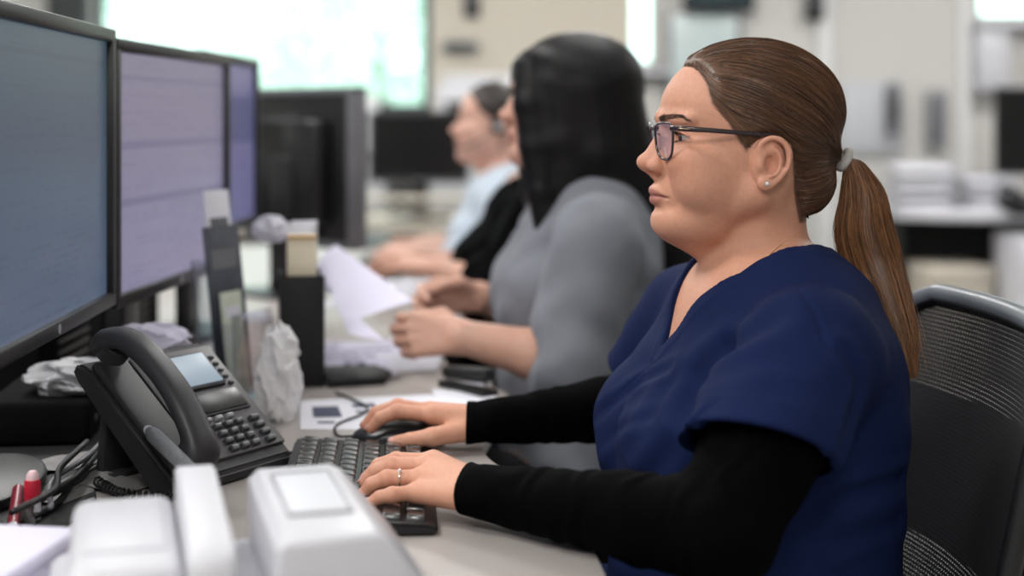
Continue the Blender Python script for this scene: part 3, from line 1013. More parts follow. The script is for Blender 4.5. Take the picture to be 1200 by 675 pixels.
def build_main_clothes(person):
    for pts, dep, wd in [
        ([(806, 490), (818, 455), (838, 425), (868, 398), (905, 375)], .0085, .013),
        ([(694, 492), (716, 474), (752, 446), (785, 432)], .003, .007),
        ([(704, 522), (730, 500), (764, 486)], .002, .007),
        ([(992, 414), (1008, 448), (998, 490), (984, 535)], .005, .008),
        ([(972, 588), (1010, 578), (1056, 562)], .005, .009),
        ([(985, 636), (1020, 624), (1054, 612)], .004, .009),
        ([(850, 440), (885, 424), (935, 428)], .0014, .010),
        ([(880, 470), (920, 455), (960, 462)], .0010, .010),
        ([(935, 340), (955, 368), (968, 402), (985, 420)], .0016, .003),
        ([(740, 520), (770, 470), (800, 440)], .003, .012),
        ([(790, 408), (765, 428), (735, 452), (706, 480)], .0012, .0016),
        ([(720, 590), (760, 560), (790, 520)], .003, .010),
    ]:
        px_ = catmull(pts, 5)
        P = np.array([march(x, y, scrub_base) for x, y in px_])
        ok = P[:, 1] < 2.0
        if ok.sum() > 3: CREASE.append((P[ok].astype(np.float32), dep, wd))
    V, Q = iso(scrub_sdf, (.03, 1.17, .49), (.49, 1.98, 1.09), .003)
    top = np_mesh('scrub_top', V, Q, M_NAVY, person)
    tag(top, 'navy blue short-sleeved V-neck scrub top')
    axL = (WL - EL) / np.linalg.norm(WL - EL); axR = (WR - ER) / np.linalg.norm(WR - ER)
    cL, cR = np.array((-.046, 1.418, .785)), np.array((-.056, 1.716, .783))
    axL = np.array((-.93, .33, -.12)); axL /= np.linalg.norm(axL)
    axR = np.array((-1., 0, 0.))
    for S, E_, Wr, H, cut, ax in ((SL, EL, WL, LH, cL, axL), (SR, ER, WR, RH, cR, axR)):
        lo = np.minimum(np.minimum(S, E_), cut) - .09; hi = np.maximum(np.maximum(S, E_), cut) + .09
        lo[0] = cut[0] - .05
        V, Q = iso(lambda P: cuff_sleeve(P, S, E_, Wr, H, cut, ax), lo, hi, .0022)
        o = np_mesh('undershirt_sleeve', V, Q, M_BLACKKNIT, person)
        tag(o, 'black long undershirt sleeve')
    V, Q = iso(lambda P: smax(smin(legs_sdf(P, .33, 1.58, grow=.008), ell(P, (.29, 1.58, .53), (.165, .21, .13)), .04), .11 - P[:, 2], .004), (-.24, 1.27, .08), (.48, 1.90, .70), .007)
    np_mesh('trousers', V, Q, M_NAVY, person)
    V, Q = iso(lambda P: foot_sdf(P, .33, 1.58, grow=.006), (-.28, 1.36, -.01), (-.02, 1.80, .19), .005)
    np_mesh('shoes', V, Q, M_SHOE, person)

def build_glasses(hd, person):
    g = empty('eyeglasses'); g.parent = person
    tag(g, 'dark tortoiseshell rectangular eyeglasses')
    mf = mat('dark_tortoiseshell', (44, 30, 34), .22, noise=.5, nscale=160, coat=.5)
    ml = glass_thin('spectacle_lens', (.985, .985, 1.0), .04)
    mtl = mat('pale_gold_metal', (196, 176, 140), .25, 1.)
    def plane(l, z): return np.array((105.2 - .155 * (abs(l) - 9) - .0012 * (abs(l) - 9) ** 2 + .05 * (z + 14), l, z))
    out = [(12, 1), (20, 5.2), (34, 6.4), (45, 6), (51, 3.5), (53.5, -4), (52.5, -15), (49, -27), (42, -32.5), (33, -33.6), (21, -31), (13.5, -22), (11, -9)]
    for s in (1, -1):
        c = catmull([plane(l, z) for l, z in out], 6, True); c[:, 1] *= s
        bm = bmesh.new()
        w = [hd.wld(p) for p in c]
        tube(bm, w, .0014, 10, True)
        # heavier upper rim
        top = [hd.wld(p + np.array((.4, 0, .6))) for p in c if p[2] > -4]
        rim = obj('rim', bm, mf, g, True, 180)
        bm = bmesh.new()
        cen = c.mean(0)
        ctr = bm.verts.new(hd.wld(cen + np.array((1.2, 0, 0))))
        mid = [bm.verts.new(hd.wld(cen + (p - cen) * .5 + np.array((1.0, 0, 0)))) for p in c]
        ring = [bm.verts.new(hd.wld(p)) for p in c]
        n = len(ring)
        for k in range(n):
            bm.faces.new((ctr, mid[k], mid[(k + 1) % n])); bm.faces.new((mid[k], ring[k], ring[(k + 1) % n], mid[(k + 1) % n]))
        obj('lens', bm, ml, rim, True, 180)
        bm = bmesh.new()
        pth = catmull([(98.6, 52.5 * s, .5), (95, 60 * s, .8), (88, 70 * s, .2), (60, 75.5 * s, -1.5), (30, 78.5 * s, -4), (6, 79.5 * s, -6), (-10, 79.5 * s, -8), (-24, 78 * s, -20), (-27, 76 * s, -34)], 8)
        tube(bm, [hd.wld(p) for p in pth], [.0016, .0018, .0016, .0014, .0013, .0012, .0012, .0012, .001], 12, flat=1.9)
        tp = obj('temple', bm, mf, g, True, 180)
        bm = bmesh.new()
        tube(bm, [hd.wld((p[0], p[1] + .9 * s, p[2])) for p in pth[12:19]], .0016, 8, flat=.5)
        obj('temple_inlay', bm, mtl, tp, True, 180)
        bm = bmesh.new()
        tube(bm, [hd.wld(p) for p in catmull([(104, 12 * s, -10), (101, 10 * s, -10), (99, 11.5 * s, -13)], 6)], .0006, 8)
        t = bmesh.new(); bmesh.ops.create_uvsphere(t, u_segments=14, v_segments=10, radius=1)
        for v in t.verts: v.co = Vector(hd.wld(np.array((99, 11.5 * s, -15)) + np.array(v.co) * np.array((1.4, 2, 5))))
        merge(bm, t)
        obj('nose_pad', bm, ml, g, True, 180)
    bm = bmesh.new()
    tube(bm, [hd.wld(p) for p in catmull([(105, 12, -2), (106.8, 6, 1), (107.2, 0, 1.8), (106.8, -6, 1), (105, -12, -2)], 6)], .0014, 10)
    obj('bridge', bm, mf, g, True, 180)
    return g

def glass_thin(name, tint, refl):
    m = bpy.data.materials.new(name); m.use_nodes = True; nt = m.node_tree
    nt.nodes.clear()
    o = nt.nodes.new('ShaderNodeOutputMaterial'); mx = nt.nodes.new('ShaderNodeMixShader')
    t = nt.nodes.new('ShaderNodeBsdfTransparent'); g = nt.nodes.new('ShaderNodeBsdfGlossy')
    t.inputs[0].default_value = (*tint, 1); g.inputs['Roughness'].default_value = .02; g.inputs['Color'].default_value = (.9, .93, 1, 1)
    f = nt.nodes.new('ShaderNodeLayerWeight'); f.inputs['Blend'].default_value = .3
    ma = nt.nodes.new('ShaderNodeMath'); ma.operation = 'MULTIPLY_ADD'; ma.inputs[1].default_value = .36; ma.inputs[2].default_value = refl
    nt.links.new(f.outputs['Fresnel'], ma.inputs[0]); nt.links.new(ma.outputs[0], mx.inputs[0])
    nt.links.new(t.outputs[0], mx.inputs[1]); nt.links.new(g.outputs[0], mx.inputs[2]); nt.links.new(mx.outputs[0], o.inputs[0])
    return m

def build_jewels(person):
    ms = mat('silver', (225, 222, 216), .15, 1.); mg = mat('gold', (232, 196, 138), .3, 1.)
    mc = mat('crystal', (240, 240, 245), .05, 0., spec=1., coat=1.)
    # stud in the lobe
    for s in (1, -1):
        bm = bmesh.new(); c = HD.wld((1, 85.0 * s, -58.5)); 
        bmesh.ops.create_icosphere(bm, subdivisions=2, radius=.0022)
        bmesh.ops.transform(bm, matrix=Matrix.Translation(c), verts=bm.verts)
        st = obj('ear_stud', bm, mc, person, False)
        tag(st, 'small sparkling ear stud')
        bm = bmesh.new(); cyl(bm, HD.wld((1, 82.5 * s, -58.5)), HD.wld((1, 84.4 * s, -58.5)), .0026, .0028, 16)
        obj('setting', bm, ms, st, True)
    # ring on the ring finger
    a, b = LH['ring'][1], LH['ring'][2]
    ax = (b - a) / np.linalg.norm(b - a); c = a + (b - a) * .66
    e1 = np.cross(ax, (0, 0, 1)); e1 /= np.linalg.norm(e1); e2 = np.cross(e1, ax)
    bm = bmesh.new()
    tube(bm, [c + .0097 * (math.cos(t) * e1 + math.sin(t) * e2) for t in np.linspace(0, 2 * math.pi, 36, endpoint=False)], .0009, 10, True)
    rg = obj('ring', bm, ms, person, True, 180)
    bm = bmesh.new(); bmesh.ops.create_icosphere(bm, subdivisions=1, radius=.0022)
    bmesh.ops.transform(bm, matrix=Matrix.Translation(c + .0112 * (e2 * .85 - .5 * e1 * (1 if e1[1] > 0 else -1))), verts=bm.verts)
    obj('stone', bm, mc, rg, False)
    # fine chain round the neck
    f = lambda P: smin(main_skin(P), P[:, 0] * 0 + 1, .001)
    pts = [march(x, y, f) for x, y in [(946, 268), (932, 276), (915, 287), (897, 303), (880, 320), (862, 338), (840, 362), (826, 380)]]
    q = catmull([p for p in pts if 1.40 < p[1] < 1.68], 10)
    bm = bmesh.new()
    for i, p in enumerate(q):
        t = bmesh.new(); bmesh.ops.create_icosphere(t, subdivisions=1, radius=.0006 if i % 9 else .0012)
        bmesh.ops.transform(t, matrix=Matrix.Translation(p), verts=t.verts); merge(bm, t)
    tube(bm, q, .00035, 6)
    tag(obj('necklace', bm, mg, person, True, 180), 'fine gold chain necklace')

M_EYE = mat('eye_white', (226, 214, 208), .12, noise=.03, coat=.5)
M_IRIS = mat('brown_iris', (70, 46, 34), .1, noise=.4, nscale=900, coat=1.)
M_PUPIL = mat('pupil', (8, 7, 7), .05, coat=1.)
# ------------------------------------------------------------- the colleagues further along
def colleague(cfg):
    hd = Head(cfg['O'], cfg['psi'], cfg.get('k', 1.)); k = cfg.get('tk', 1.)
    O = np.array(cfg['O']); N = O + cfg.get('k', 1.) * np.array((.033, 0, -.128)) + np.array(cfg.get('dn', (0, 0, 0)))
    fat = cfg.get('fat', .95)
    def tl(P):  # to the reference torso
        q = (P - N.astype(np.float32)) / k + N0.astype(np.float32)
        return turn(q, cfg.get('tyaw', .1))
    def tors(P): return torso_sdf(tl(P), cfg.get('bust', .95), cfg.get('belly', .9)) * k
    def neck(P): return neck_sdf(mir(hd.loc(P)), .92) / 1000. * cfg.get('k', 1.)
    def hsk(P):
        q = hd.loc(P)
        return smin(head_sdf(q, fat), neck_sdf(mir(q), .92), 12) / 1000. * cfg.get('k', 1.)
    def skin(P): return smin(hsk(P), smin(neck(P), tors(P), .03) + .006, .012)
    arms = cfg['arms']; ar = cfg.get('ar', (.052, .043, .040, .026))
    parts, cols = [], []
    V, Q = iso(skin, hd.wld((0, 0, 0)) - (.15, .15, .24), hd.wld((0, 0, 0)) + (.15, .15, .13), .0026)
    zc = N[2] - .10
    V, Q = keep(V, Q, V[:, 2] > zc)
    base = np.array(srgb(*cfg['skin'])[:3])
    c = skin_col(hd.loc(V.astype(np.float32)), base)
    parts.append((V, Q)); cols.append(c)
    for A in arms:
        f = lambda P: smin(hand_sdf(P, A['H'], A['W'], .95), arm_sdf(P, A['S'], A['E'], A['W'], ar), .012)
        pts = np.array([p for L_ in A['H'].values() for p in L_] + [A['W']])
        lo, hi = pts.min(0) - .025, pts.max(0) + .025
        V, Q = iso(f, lo, hi, .0018)
        parts.append((V, Q)); cols.append(np.tile(base, (len(V), 1)))
    hx, cy = N[0] + .05, N[1]
    def rest(P):
        d = tors(P) + .014
        for A in arms: d = smin(d, arm_sdf(P, A['S'], A['E'], A['W'], ar), .03)
        d = smin(d, legs_sdf(P, hx, cy), .04)
        return smin(d, foot_sdf(P, hx, cy), .01)
    V, Q = iso(rest, (N[0] - .58, N[1] - .36, 0), (N[0] + .24, N[1] + .36, N[2]), .008)
    hb = [np.array([p for L_ in A['H'].values() for p in L_] + [A['W']]) for A in arms]
    m = V[:, 2] < zc + .012
    for b in hb: m &= ~((V > b.min(0) - .013) & (V < b.max(0) + .013)).all(1)
    V, Q = keep(V, Q, m)
    parts.append((V, Q)); cols.append(np.tile(base, (len(V), 1)))
    V, Q = join_vq(parts)
    person = np_mesh('person', V, Q, M_SKIN, col=np.concatenate(cols))
    tag(person, cfg['label'], 'person', 'people seated along the desks')
    for s in (1, -1):
        bm = bmesh.new(); bmesh.ops.create_uvsphere(bm, u_segments=20, v_segments=14, radius=.0123 * cfg.get('k', 1.))
        o = obj('eyeball', bm, [M_EYE, M_IRIS, M_PUPIL], person, True, 180)
        look = Vector(hd.f - hd.u * .35)
        o.matrix_local = Matrix.Translation(hd.wld((EYE[0] - .3, s * EYE[1], EYE[2]))) @ look.to_track_quat('Z', 'Y').to_matrix().to_4x4()
        for p in o.data.polygons:
            a = math.degrees(Vector((0, 0, 1)).angle(p.center.normalized())); p.material_index = 2 if a < 13 else (1 if a < 30 else 0)
        # brow: a tapered ridge of hair
        bm = bmesh.new()
        path = catmull([(100, 10, 6), (96.5, 19, 11), (89.5, 31, 14.5), (81, 42, 13), (73, 51, 8)], 6); path[:, 1] *= s
        W_ = np.array([hd.wld(p) for p in path], np.float32)
        for _ in range(3):
            d = hsk(W_); e = .001
            g = np.stack([hsk(W_ + np.eye(3, dtype=np.float32)[i] * e) - d for i in range(3)], 1) / e
            W_ = W_ - g * d[:, None]
        tube(bm, W_, [.0022, .0028, .0022, .0006], 8, flat=.5)
        obj('eyebrow', bm, cfg['hairmat'], person, True, 180)
    # top
    cut = cfg.get('neckline', 1.)
    def top(P):
        q = tl(P)
        d = smin(neck(P), tors(P), .03)
        d = d - wob(P * np.array((1., 1., 2.), np.float32), .13, 3 + cfg['seed']) * .0045 - wob(P, .06, cfg['seed']) * .0026
        d = smin(d, ell(P, (hx, cy, .57), (.165, .20, .13)), .05)
        for A in arms:
            E_, Wr, S = A['E'], A['W'], A['S']
            v = (Wr - E_) / np.linalg.norm(Wr - E_)
            gr = A.get('grow', .012)
            h = (P - (E_ + (Wr - E_) * A['hem']).astype(np.float32)) @ v.astype(np.float32)
            s = smin(cone(P, S, E_, ar[0] + gr + .008, ar[1] + gr + A.get('loose', .012)), smax(cone(P, E_, Wr, ar[1] + gr + A.get('loose', .012), ar[3] + gr), h, .004), .025)
            s = s - wob(P, .07, 5 + cfg['seed']) * .0045
            s = smax(s, -np.maximum(arm_sdf(P, S, E_, Wr, ar) - gr * .6, -(h + .02)), .002)
            d = smin(d, s, .022)
        b = np.array((.188, .920)); n = np.array((.352, 1.040)); e = (n - b) / np.linalg.norm(n - b)
        x = q[:, 0] - b[0]; z = q[:, 2] - b[1]
        pol = poly_sd(x * e[0] + z * e[1], (q[:, 1] - 1.58) / cut, NECK_POLY); up = -x * e[1] + z * e[0]
        d = d - .0016 * sstep(.02 - pol, 0, .003)
        d = smax(d, -np.maximum(pol, -(up + .04)), .003)
        return smax(d, .52 - P[:, 2], .01)
    pts = np.array([A[x] for A in arms for x in 'SEW'])
    lo = np.minimum(pts.min(0) - .1, N - (.24, .3, 0)); hi = np.maximum(pts.max(0) + .1, N + (.2, .3, .08)); lo[2] = .50; hi[2] = N[2] + .08
    V, Q = iso(top, lo, hi, .0042)
    t = np_mesh('top', V, Q, cfg['topmat'], person); tag(t, cfg['toplabel'])
    V, Q = iso(lambda P: smax(smin(legs_sdf(P, hx, cy, grow=.008), ell(P, (hx - .03, cy, .53), (.16, .2, .13)), .04), .11 - P[:, 2], .004), (hx - .55, cy - .32, .08), (hx + .18, cy + .32, .70), .008)
    np_mesh('trousers', V, Q, M_TROUSER, person)
    for s in (-1, 1):
        V, Q = iso(lambda P: foot_sdf(P, hx, cy, grow=.006), (hx - .61, cy + s * .13 - .08, -.01), (hx - .35, cy + s * .13 + .08, .19), .006)
        np_mesh('shoe', V, Q, M_SHOE, person)
    # hair
    def hair(P):
        q = hd.loc(P); m = mir(q)
        return cfg['hair'](q, m, hsk(P) * 1000 / cfg.get('k', 1.)) / 1000. * cfg.get('k', 1.)
    ext = cfg['hair_ext']
    V, Q = iso(hair, hd.wld((0, 0, 0)) + np.array(ext[0]), hd.wld((0, 0, 0)) + np.array(ext[1]), .003)
    h = np_mesh('hair', V, Q, cfg['hairmat'], person)
    q = hd.loc(V.astype(np.float32)); ang = np.arctan2(q[:, 1], q[:, 0])
    set_flow(h, np.stack([np.cos(ang) * 1.3, np.sin(ang) * 1.3, q[:, 2] * .003], 1))
    return person, hd

def long_hair(q, m, sk):
    d = ell(m, (-14, 0, 26), (110, 86, 80))
    d = smax(d, -ell(m, (132, 0, -14), (66, 40, 80)), 14)
    d = smin(d, chain(m, [(66, 48, 40), (72, 66, -20), (66, 76, -90), (56, 84, -165), (46, 90, -235), (34, 94, -290)], [34, 29, 26, 24, 20, 8], 8), 22)
    d = smin(d, chain(m, [(-50, 30, 10), (-78, 30, -90), (-128, 34, -190), (-178, 34, -300), (-196, 34, -390)], [66, 60, 48, 38, 14], 10), 30)
    d = smin(d, chain(m, [(20, 56, 10), (18, 66, -80), (0, 74, -190), (-20, 80, -250)], [46, 40, 34, 12], 10), 24)
    d = smin(d, chain(m, [(-25, 60, 0), (-40, 66, -100), (-70, 70, -200)], [46, 44, 30], 10), 24)
    an = np.arctan2(m[:, 1], q[:, 0])
    d = d + 1.2 * np.sin(an * 40 + 3 * np.sin(m[:, 2] / 60.)) * .25
    return d

def bun_hair(q, m, sk):
    full = ell(m, (-9, 0, 20), (106, 82, 82))
    full = smin(full, ell(m, (-50, 0, -45), (52, 60, 48)), 18)
    line = [(76, 67), (67, 56), (59, 40), (50, 20), (34, 6), (14, -12), (4, -14), (-4, -2), (-22, -4), (-34, -30), (-36, -70), (-40, -98), (-75, -110), (-170, -110), (-170, 140), (76, 140)]
    t = sstep(-poly_sd(q[:, 0], q[:, 2], line), -2, 11)
    full = np.minimum(full, sk - 2)
    d = (sk + 1.5) * (1 - t) + full * t
    d = smin(d, ell(q, (-120, 0, 10), (34, 38, 36)) + 1.2 * np.sin(np.arctan2(q[:, 1], q[:, 2] - 10) * 14 + q[:, 0] * .15), 8)
    return d

def build_colleagues():
    A = np.array
    Wn, Wf = A((-.075, 2.195, .826)), A((-.055, 2.50, .850))
    two = dict(O=(.100, 2.40, 1.212), psi=.05, skin=(206, 160, 140), label='woman in grey scrub top with long black hair reading a sheet', seed=1, fat=.95, tk=.95, bust=.86, dn=(.0, 0, .0),
        topmat=M_GREYCLOTH, toplabel='slate grey scrub top with elbow length sleeves', hairmat=M_BLACKHAIR, hair=long_hair, hair_ext=((-.15, -.16, -.43), (.26, .16, .125)), tyaw=.10,
        arms=[dict(S=A((.135, 2.205, .975)), E=A((.085, 2.175, .790)), W=Wn, hem=.20, grow=.014, loose=.014, H=hand_pts(Wn, (-1, .25, .06), (-.1, -1, .35), -1, (38, 48, 25), 2, .95, .9)),
              dict(S=A((.110, 2.585, .970)), E=A((.045, 2.64, .795)), W=Wf, hem=.20, grow=.014, loose=.014, H=hand_pts(Wf, (-1, -.25, .05), (-.1, 1, .35), 1, (38, 48, 25), 2, .95, .9))])
    p2, h2 = colleague(two)
    Wn, Wf = A((-.150, 2.93, .852)), A((-.14, 3.17, .845))
    three = dict(O=(.100, 3.05, 1.195), psi=0., skin=(204, 158, 138), label='person in black top mostly hidden behind the long black hair', seed=2, tk=1.04, bust=1.08, belly=1., dn=(-.06, 0, 0),
        topmat=M_BLACKKNIT, toplabel='black top with half-length sleeves', hairmat=M_DARKHAIR, hair=bun_hair, hair_ext=((-.13, -.14, -.16), (.20, .14, .125)), tyaw=.0,
        arms=[dict(S=A((.080, 2.86, .985)), E=A((-.025, 2.84, .80)), loose=.02, W=Wn, hem=.52, grow=.010, H=hand_pts(Wn, (-1, .1, .16), (0, -.35, 1), -1, (14, 30, 20), 4, .95)),
              dict(S=A((.100, 3.24, .985)), E=A((.0, 3.26, .80)), loose=.02, W=Wf, hem=.52, grow=.010, H=hand_pts(Wf, (-1, -.1, .1), (0, .3, 1), 1, (16, 30, 20), 4, .95))])
    colleague(three)
    Wn, Wf = A((-.235, 3.62, .822)), A((-.235, 3.86, .822))
    four = dict(O=(-.045, 3.75, 1.172), psi=.06, k=.97, skin=(222, 178, 160), label='woman in pale blue shirt with headset at the far end of the row', seed=3, tk=.93, fat=.85, bust=.85, belly=.8,
        topmat=M_STRIPE, toplabel='pale blue striped shirt', hairmat=M_DARKHAIR, hair=bun_hair, hair_ext=((-.13, -.14, -.16), (.20, .14, .125)), tyaw=.0,
        arms=[dict(S=A((.005, 3.59, .955)), E=A((-.060, 3.56, .80)), W=Wn, hem=.62, grow=.011, H=hand_pts(Wn, (-1, .15, -.02), (0, -.2, 1), -1, (22, 35, 20), 4, .92)),
              dict(S=A((.0, 3.91, .955)), E=A((-.060, 3.94, .80)), W=Wf, hem=.62, grow=.011, H=hand_pts(Wf, (-1, -.15, -.02), (0, .2, 1), 1, (22, 35, 20), 4, .92))])
    p4, h4 = colleague(four)
    # headset
    mb = mat('headset_plastic', (28, 28, 30), .4); mg = mat('headset_grey', (190, 194, 196), .4)
    hs = empty('headset'); hs.parent = p4; tag(hs, 'black headset with pale ear cup')
    bm = bmesh.new()
    tube(bm, [h4.wld((-6, 93 * math.cos(t), 22 + 85 * math.sin(t))) for t in np.linspace(-.35, math.pi + .35, 30)], .004, 8, flat=.6)
    obj('headband', bm, mb, hs, True, 180)
    for s in (1, -1):
        bm = bmesh.new(); cyl(bm, h4.wld((-6, 78 * s, -24)), h4.wld((-6, 96 * s, -24)), .024, .021, 24)
        bmesh.ops.bevel(bm, geom=[e for e in bm.edges], offset=.003, segments=2, affect='EDGES', clamp_overlap=True)
        c = obj('ear_cup', bm, mb, hs, True)
        bm = bmesh.new(); cyl(bm, h4.wld((-6, 95 * s, -24)), h4.wld((-6, 98 * s, -24)), .011, .010, 24)
        obj('cap_plate', bm, mg, c, True)
    bm = bmesh.new(); tube(bm, [h4.wld(p) for p in catmull([(-2, 95, -30), (40, 84, -62), (85, 48, -82), (108, 25, -84)], 6)], .0022, 8)
    obj('microphone_boom', bm, mb, hs, True, 180)
    # collar of the pale shirt
    return p2
# ------------------------------------------------------------- things on the desks
M_BLACKP = mat('black_plastic', (13, 13, 15), .6, noise=.1, bump=.08, bscale=900)
M_BEZEL = mat('monitor_bezel_plastic', (24, 24, 27), .38, noise=.1, bump=.06, bscale=1200)
M_MATTE = mat('matte_black', (11, 11, 12), .92, spec=.12)
M_GREYP = mat('dark_grey_plastic', (58, 58, 62), .42, noise=.08)
M_MIDGREY = mat('mid_grey_plastic', (112, 113, 118), .4, noise=.08)
M_WHITEP = mat('white_plastic', (208, 208, 214), .35, noise=.03, bump=.05, bscale=700)
M_WHITEG = mat('warm_white_laminate', (172, 165, 161), .38, noise=.04, nscale=90, bump=.03, bscale=900)
M_EDGE = mat('grey_edge_band', (150, 148, 146), .5, noise=.05)
M_PAPER = mat('white_paper', (226, 226, 234), .8, noise=.02)
M_LAV = mat('pale_lilac_paper', (216, 213, 232), .8, noise=.02)
M_INK = mat('dark_blue_print', (70, 74, 98), .8)
M_CHROME = mat('chrome', (200, 200, 204), .18, 1.)
M_SILVER = mat('silver_paint', (176, 178, 182), .35, .6)
M_BEIGE = mat('beige_plastic', (196, 188, 174), .5, noise=.04)
M_CABLE = mat('black_cable', (14, 14, 15), .5)
M_CLEAR = glass_thin('clear_acrylic', (.93, .94, .95), .06)

def screen_mat(name, top, bottom, line, strength, rows=42., seed=1., band=None):
    """a lit screen: gradient page with rows of text-like dashes"""
    m, nt, b = new_mat(name); N = nt.nodes; L = nt.links
    tc = N.new('ShaderNodeTexCoord'); sp = N.new('ShaderNodeSeparateXYZ'); L.new(tc.outputs['Object'], sp.inputs[0])
    def math_(op, a, b_=None, c=None):
        n = N.new('ShaderNodeMath'); n.operation = op
        for i, x in enumerate((a, b_, c)):
            if x is None: continue
            if isinstance(x, (int, float)): n.inputs[i].default_value = x
            else: L.new(x, n.inputs[i])
        return n.outputs[0]
    y, z = sp.outputs['Y'], sp.outputs['Z']
    zz = math_('MULTIPLY_ADD', z, 1 / .34, .5)
    g = N.new('ShaderNodeMix'); g.data_type = 'RGBA'; g.inputs[6].default_value = srgb(*bottom); g.inputs[7].default_value = srgb(*top); L.new(zz, g.inputs[0])
    # rows
    row = math_('FRACT', math_('MULTIPLY', z, rows / .34))
    inrow = math_('LESS_THAN', row, .42)
    rid = math_('FLOOR', math_('MULTIPLY', z, rows / .34))
    cmb = N.new('ShaderNodeCombineXYZ'); L.new(math_('MULTIPLY', y, 60.), cmb.inputs[0]); L.new(math_('MULTIPLY', rid, 3.7), cmb.inputs[1]); cmb.inputs[2].default_value = seed
    ns = N.new('ShaderNodeTexNoise'); ns.inputs['Scale'].default_value = 1.; ns.inputs['Detail'].default_value = 2; L.new(cmb.outputs[0], ns.inputs['Vector'])
    cm2 = N.new('ShaderNodeCombineXYZ'); L.new(math_('MULTIPLY', y, 4.), cm2.inputs[0]); L.new(math_('MULTIPLY', rid, 1.9), cm2.inputs[1]); cm2.inputs[2].default_value = seed + 9
    n2 = N.new('ShaderNodeTexNoise'); n2.inputs['Scale'].default_value = 1.; L.new(cm2.outputs[0], n2.inputs['Vector'])
    ink = math_('MULTIPLY', math_('MULTIPLY', inrow, math_('GREATER_THAN', ns.outputs['Fac'], .48)), math_('GREATER_THAN', n2.outputs['Fac'], .5))
    # broad coloured bars
    bar = None
    for z0, z1 in (band or []):
        t = math_('MULTIPLY', math_('GREATER_THAN', z, z0), math_('LESS_THAN', z, z1))
        bar = t if bar is None else math_('MAXIMUM', bar, t)
    fac = math_('MULTIPLY', ink, .28)
    if bar is not None: fac = math_('MAXIMUM', fac, math_('MULTIPLY', bar, .45))
    mx = N.new('ShaderNodeMix'); mx.data_type = 'RGBA'; L.new(fac, mx.inputs[0]); L.new(g.outputs[2], mx.inputs[6]); mx.inputs[7].default_value = srgb(*line)
    b.inputs['Base Color'].default_value = (.01, .01, .012, 1); b.inputs['Roughness'].default_value = .32
    L.new(mx.outputs[2], b.inputs['Emission Color']); b.inputs['Emission Strength'].default_value = strength
    return m

def monitor(name, loc, rz, w, h, label, cat='monitor', scr=None, rim=None, rimd=.022, tilt=0., stand=True, bezel=.017, depth=.05, group=None, foot=DESK, body=None):
    """local frame: +x out of the screen, y along its width, z up; origin at the panel's centre on the desk"""
    body = body or M_BEZEL
    root = empty(name, (loc[0], loc[1], foot), rz, label, cat, group)
    zc = loc[2] - foot
    T = Matrix.Translation((0, 0, zc)) @ rot(ry=tilt)
    # frame: four bars with a stepped inner lip
    bm = bmesh.new()
    for s in (-1, 1):
        box(bm, (rimd, w, bezel), (-.006 + .011 - rimd / 2, 0, s * (h / 2 - bezel / 2)), .003)
        box(bm, (rimd, bezel, h), (-.0062 + .011 - rimd / 2, s * (w / 2 - bezel / 2), 0), .003)
    bmesh.ops.transform(bm, matrix=T, verts=bm.verts)
    fr = obj('bezel', bm, rim or body, root, True)
    bm = bmesh.new()
    box(bm, (.026, w - .006, h - .006), (-.028, 0, 0), .006)
    box(bm, (depth * .6, w * .62, h * .66), (-.036 - depth * .25, 0, -.01), .016, 3)
    for k in range(9): box(bm, (.003, w * .4, .004), (-.0365 - depth * .55, 0, .05 + k * .009), .001, 1)
    bmesh.ops.transform(bm, matrix=T, verts=bm.verts)
    obj('back_shell', bm, body, root, True)
    bm = bmesh.new()
    box(bm, (.004, w - 2 * bezel + .004, h - 2 * bezel + .004), (-.006, 0, 0), 0)
    sc = obj('screen', bm, scr or M_OFF, root)
    sc.matrix_local = T
    bm = bmesh.new()
    cyl(bm, (.004, 0, -h / 2 + bezel * .52), (.0056, 0, -h / 2 + bezel * .52), .0055, .0055, 20)
    bmesh.ops.transform(bm, matrix=T, verts=bm.verts)
    obj('badge', bm, M_SILVER, fr, True)
    if stand:
        bm = bmesh.new()
        box(bm, (.03, .075, zc + .02), (-.085, 0, (zc + .02) / 2 + .006), .008, 3)
        box(bm, (.06, .07, .07), (-.06, 0, zc - .02), .008)
        obj('stand_neck', bm, body, root, True)
        bm = bmesh.new()
        prism(bm, [(.075 * math.cos(a) * 1.0 - .092, .13 * math.sin(a)) for a in np.linspace(0, 2 * math.pi, 40, endpoint=False)], 0, .012, .004)
        obj('stand_foot', bm, body, root, True)
    return root
M_OFF = mat('switched_off_screen', (9, 9, 11), .22, noise=.05)

def facing(p0, p1):
    """centre, width and rotation of a screen running from p0 (near) to p1 (far), looking towards +x"""
    d = np.array(p1) - np.array(p0); w = math.hypot(*d)
    return (np.array(p0) + np.array(p1)) / 2, w, math.atan2(d[1], d[0]) - math.pi / 2

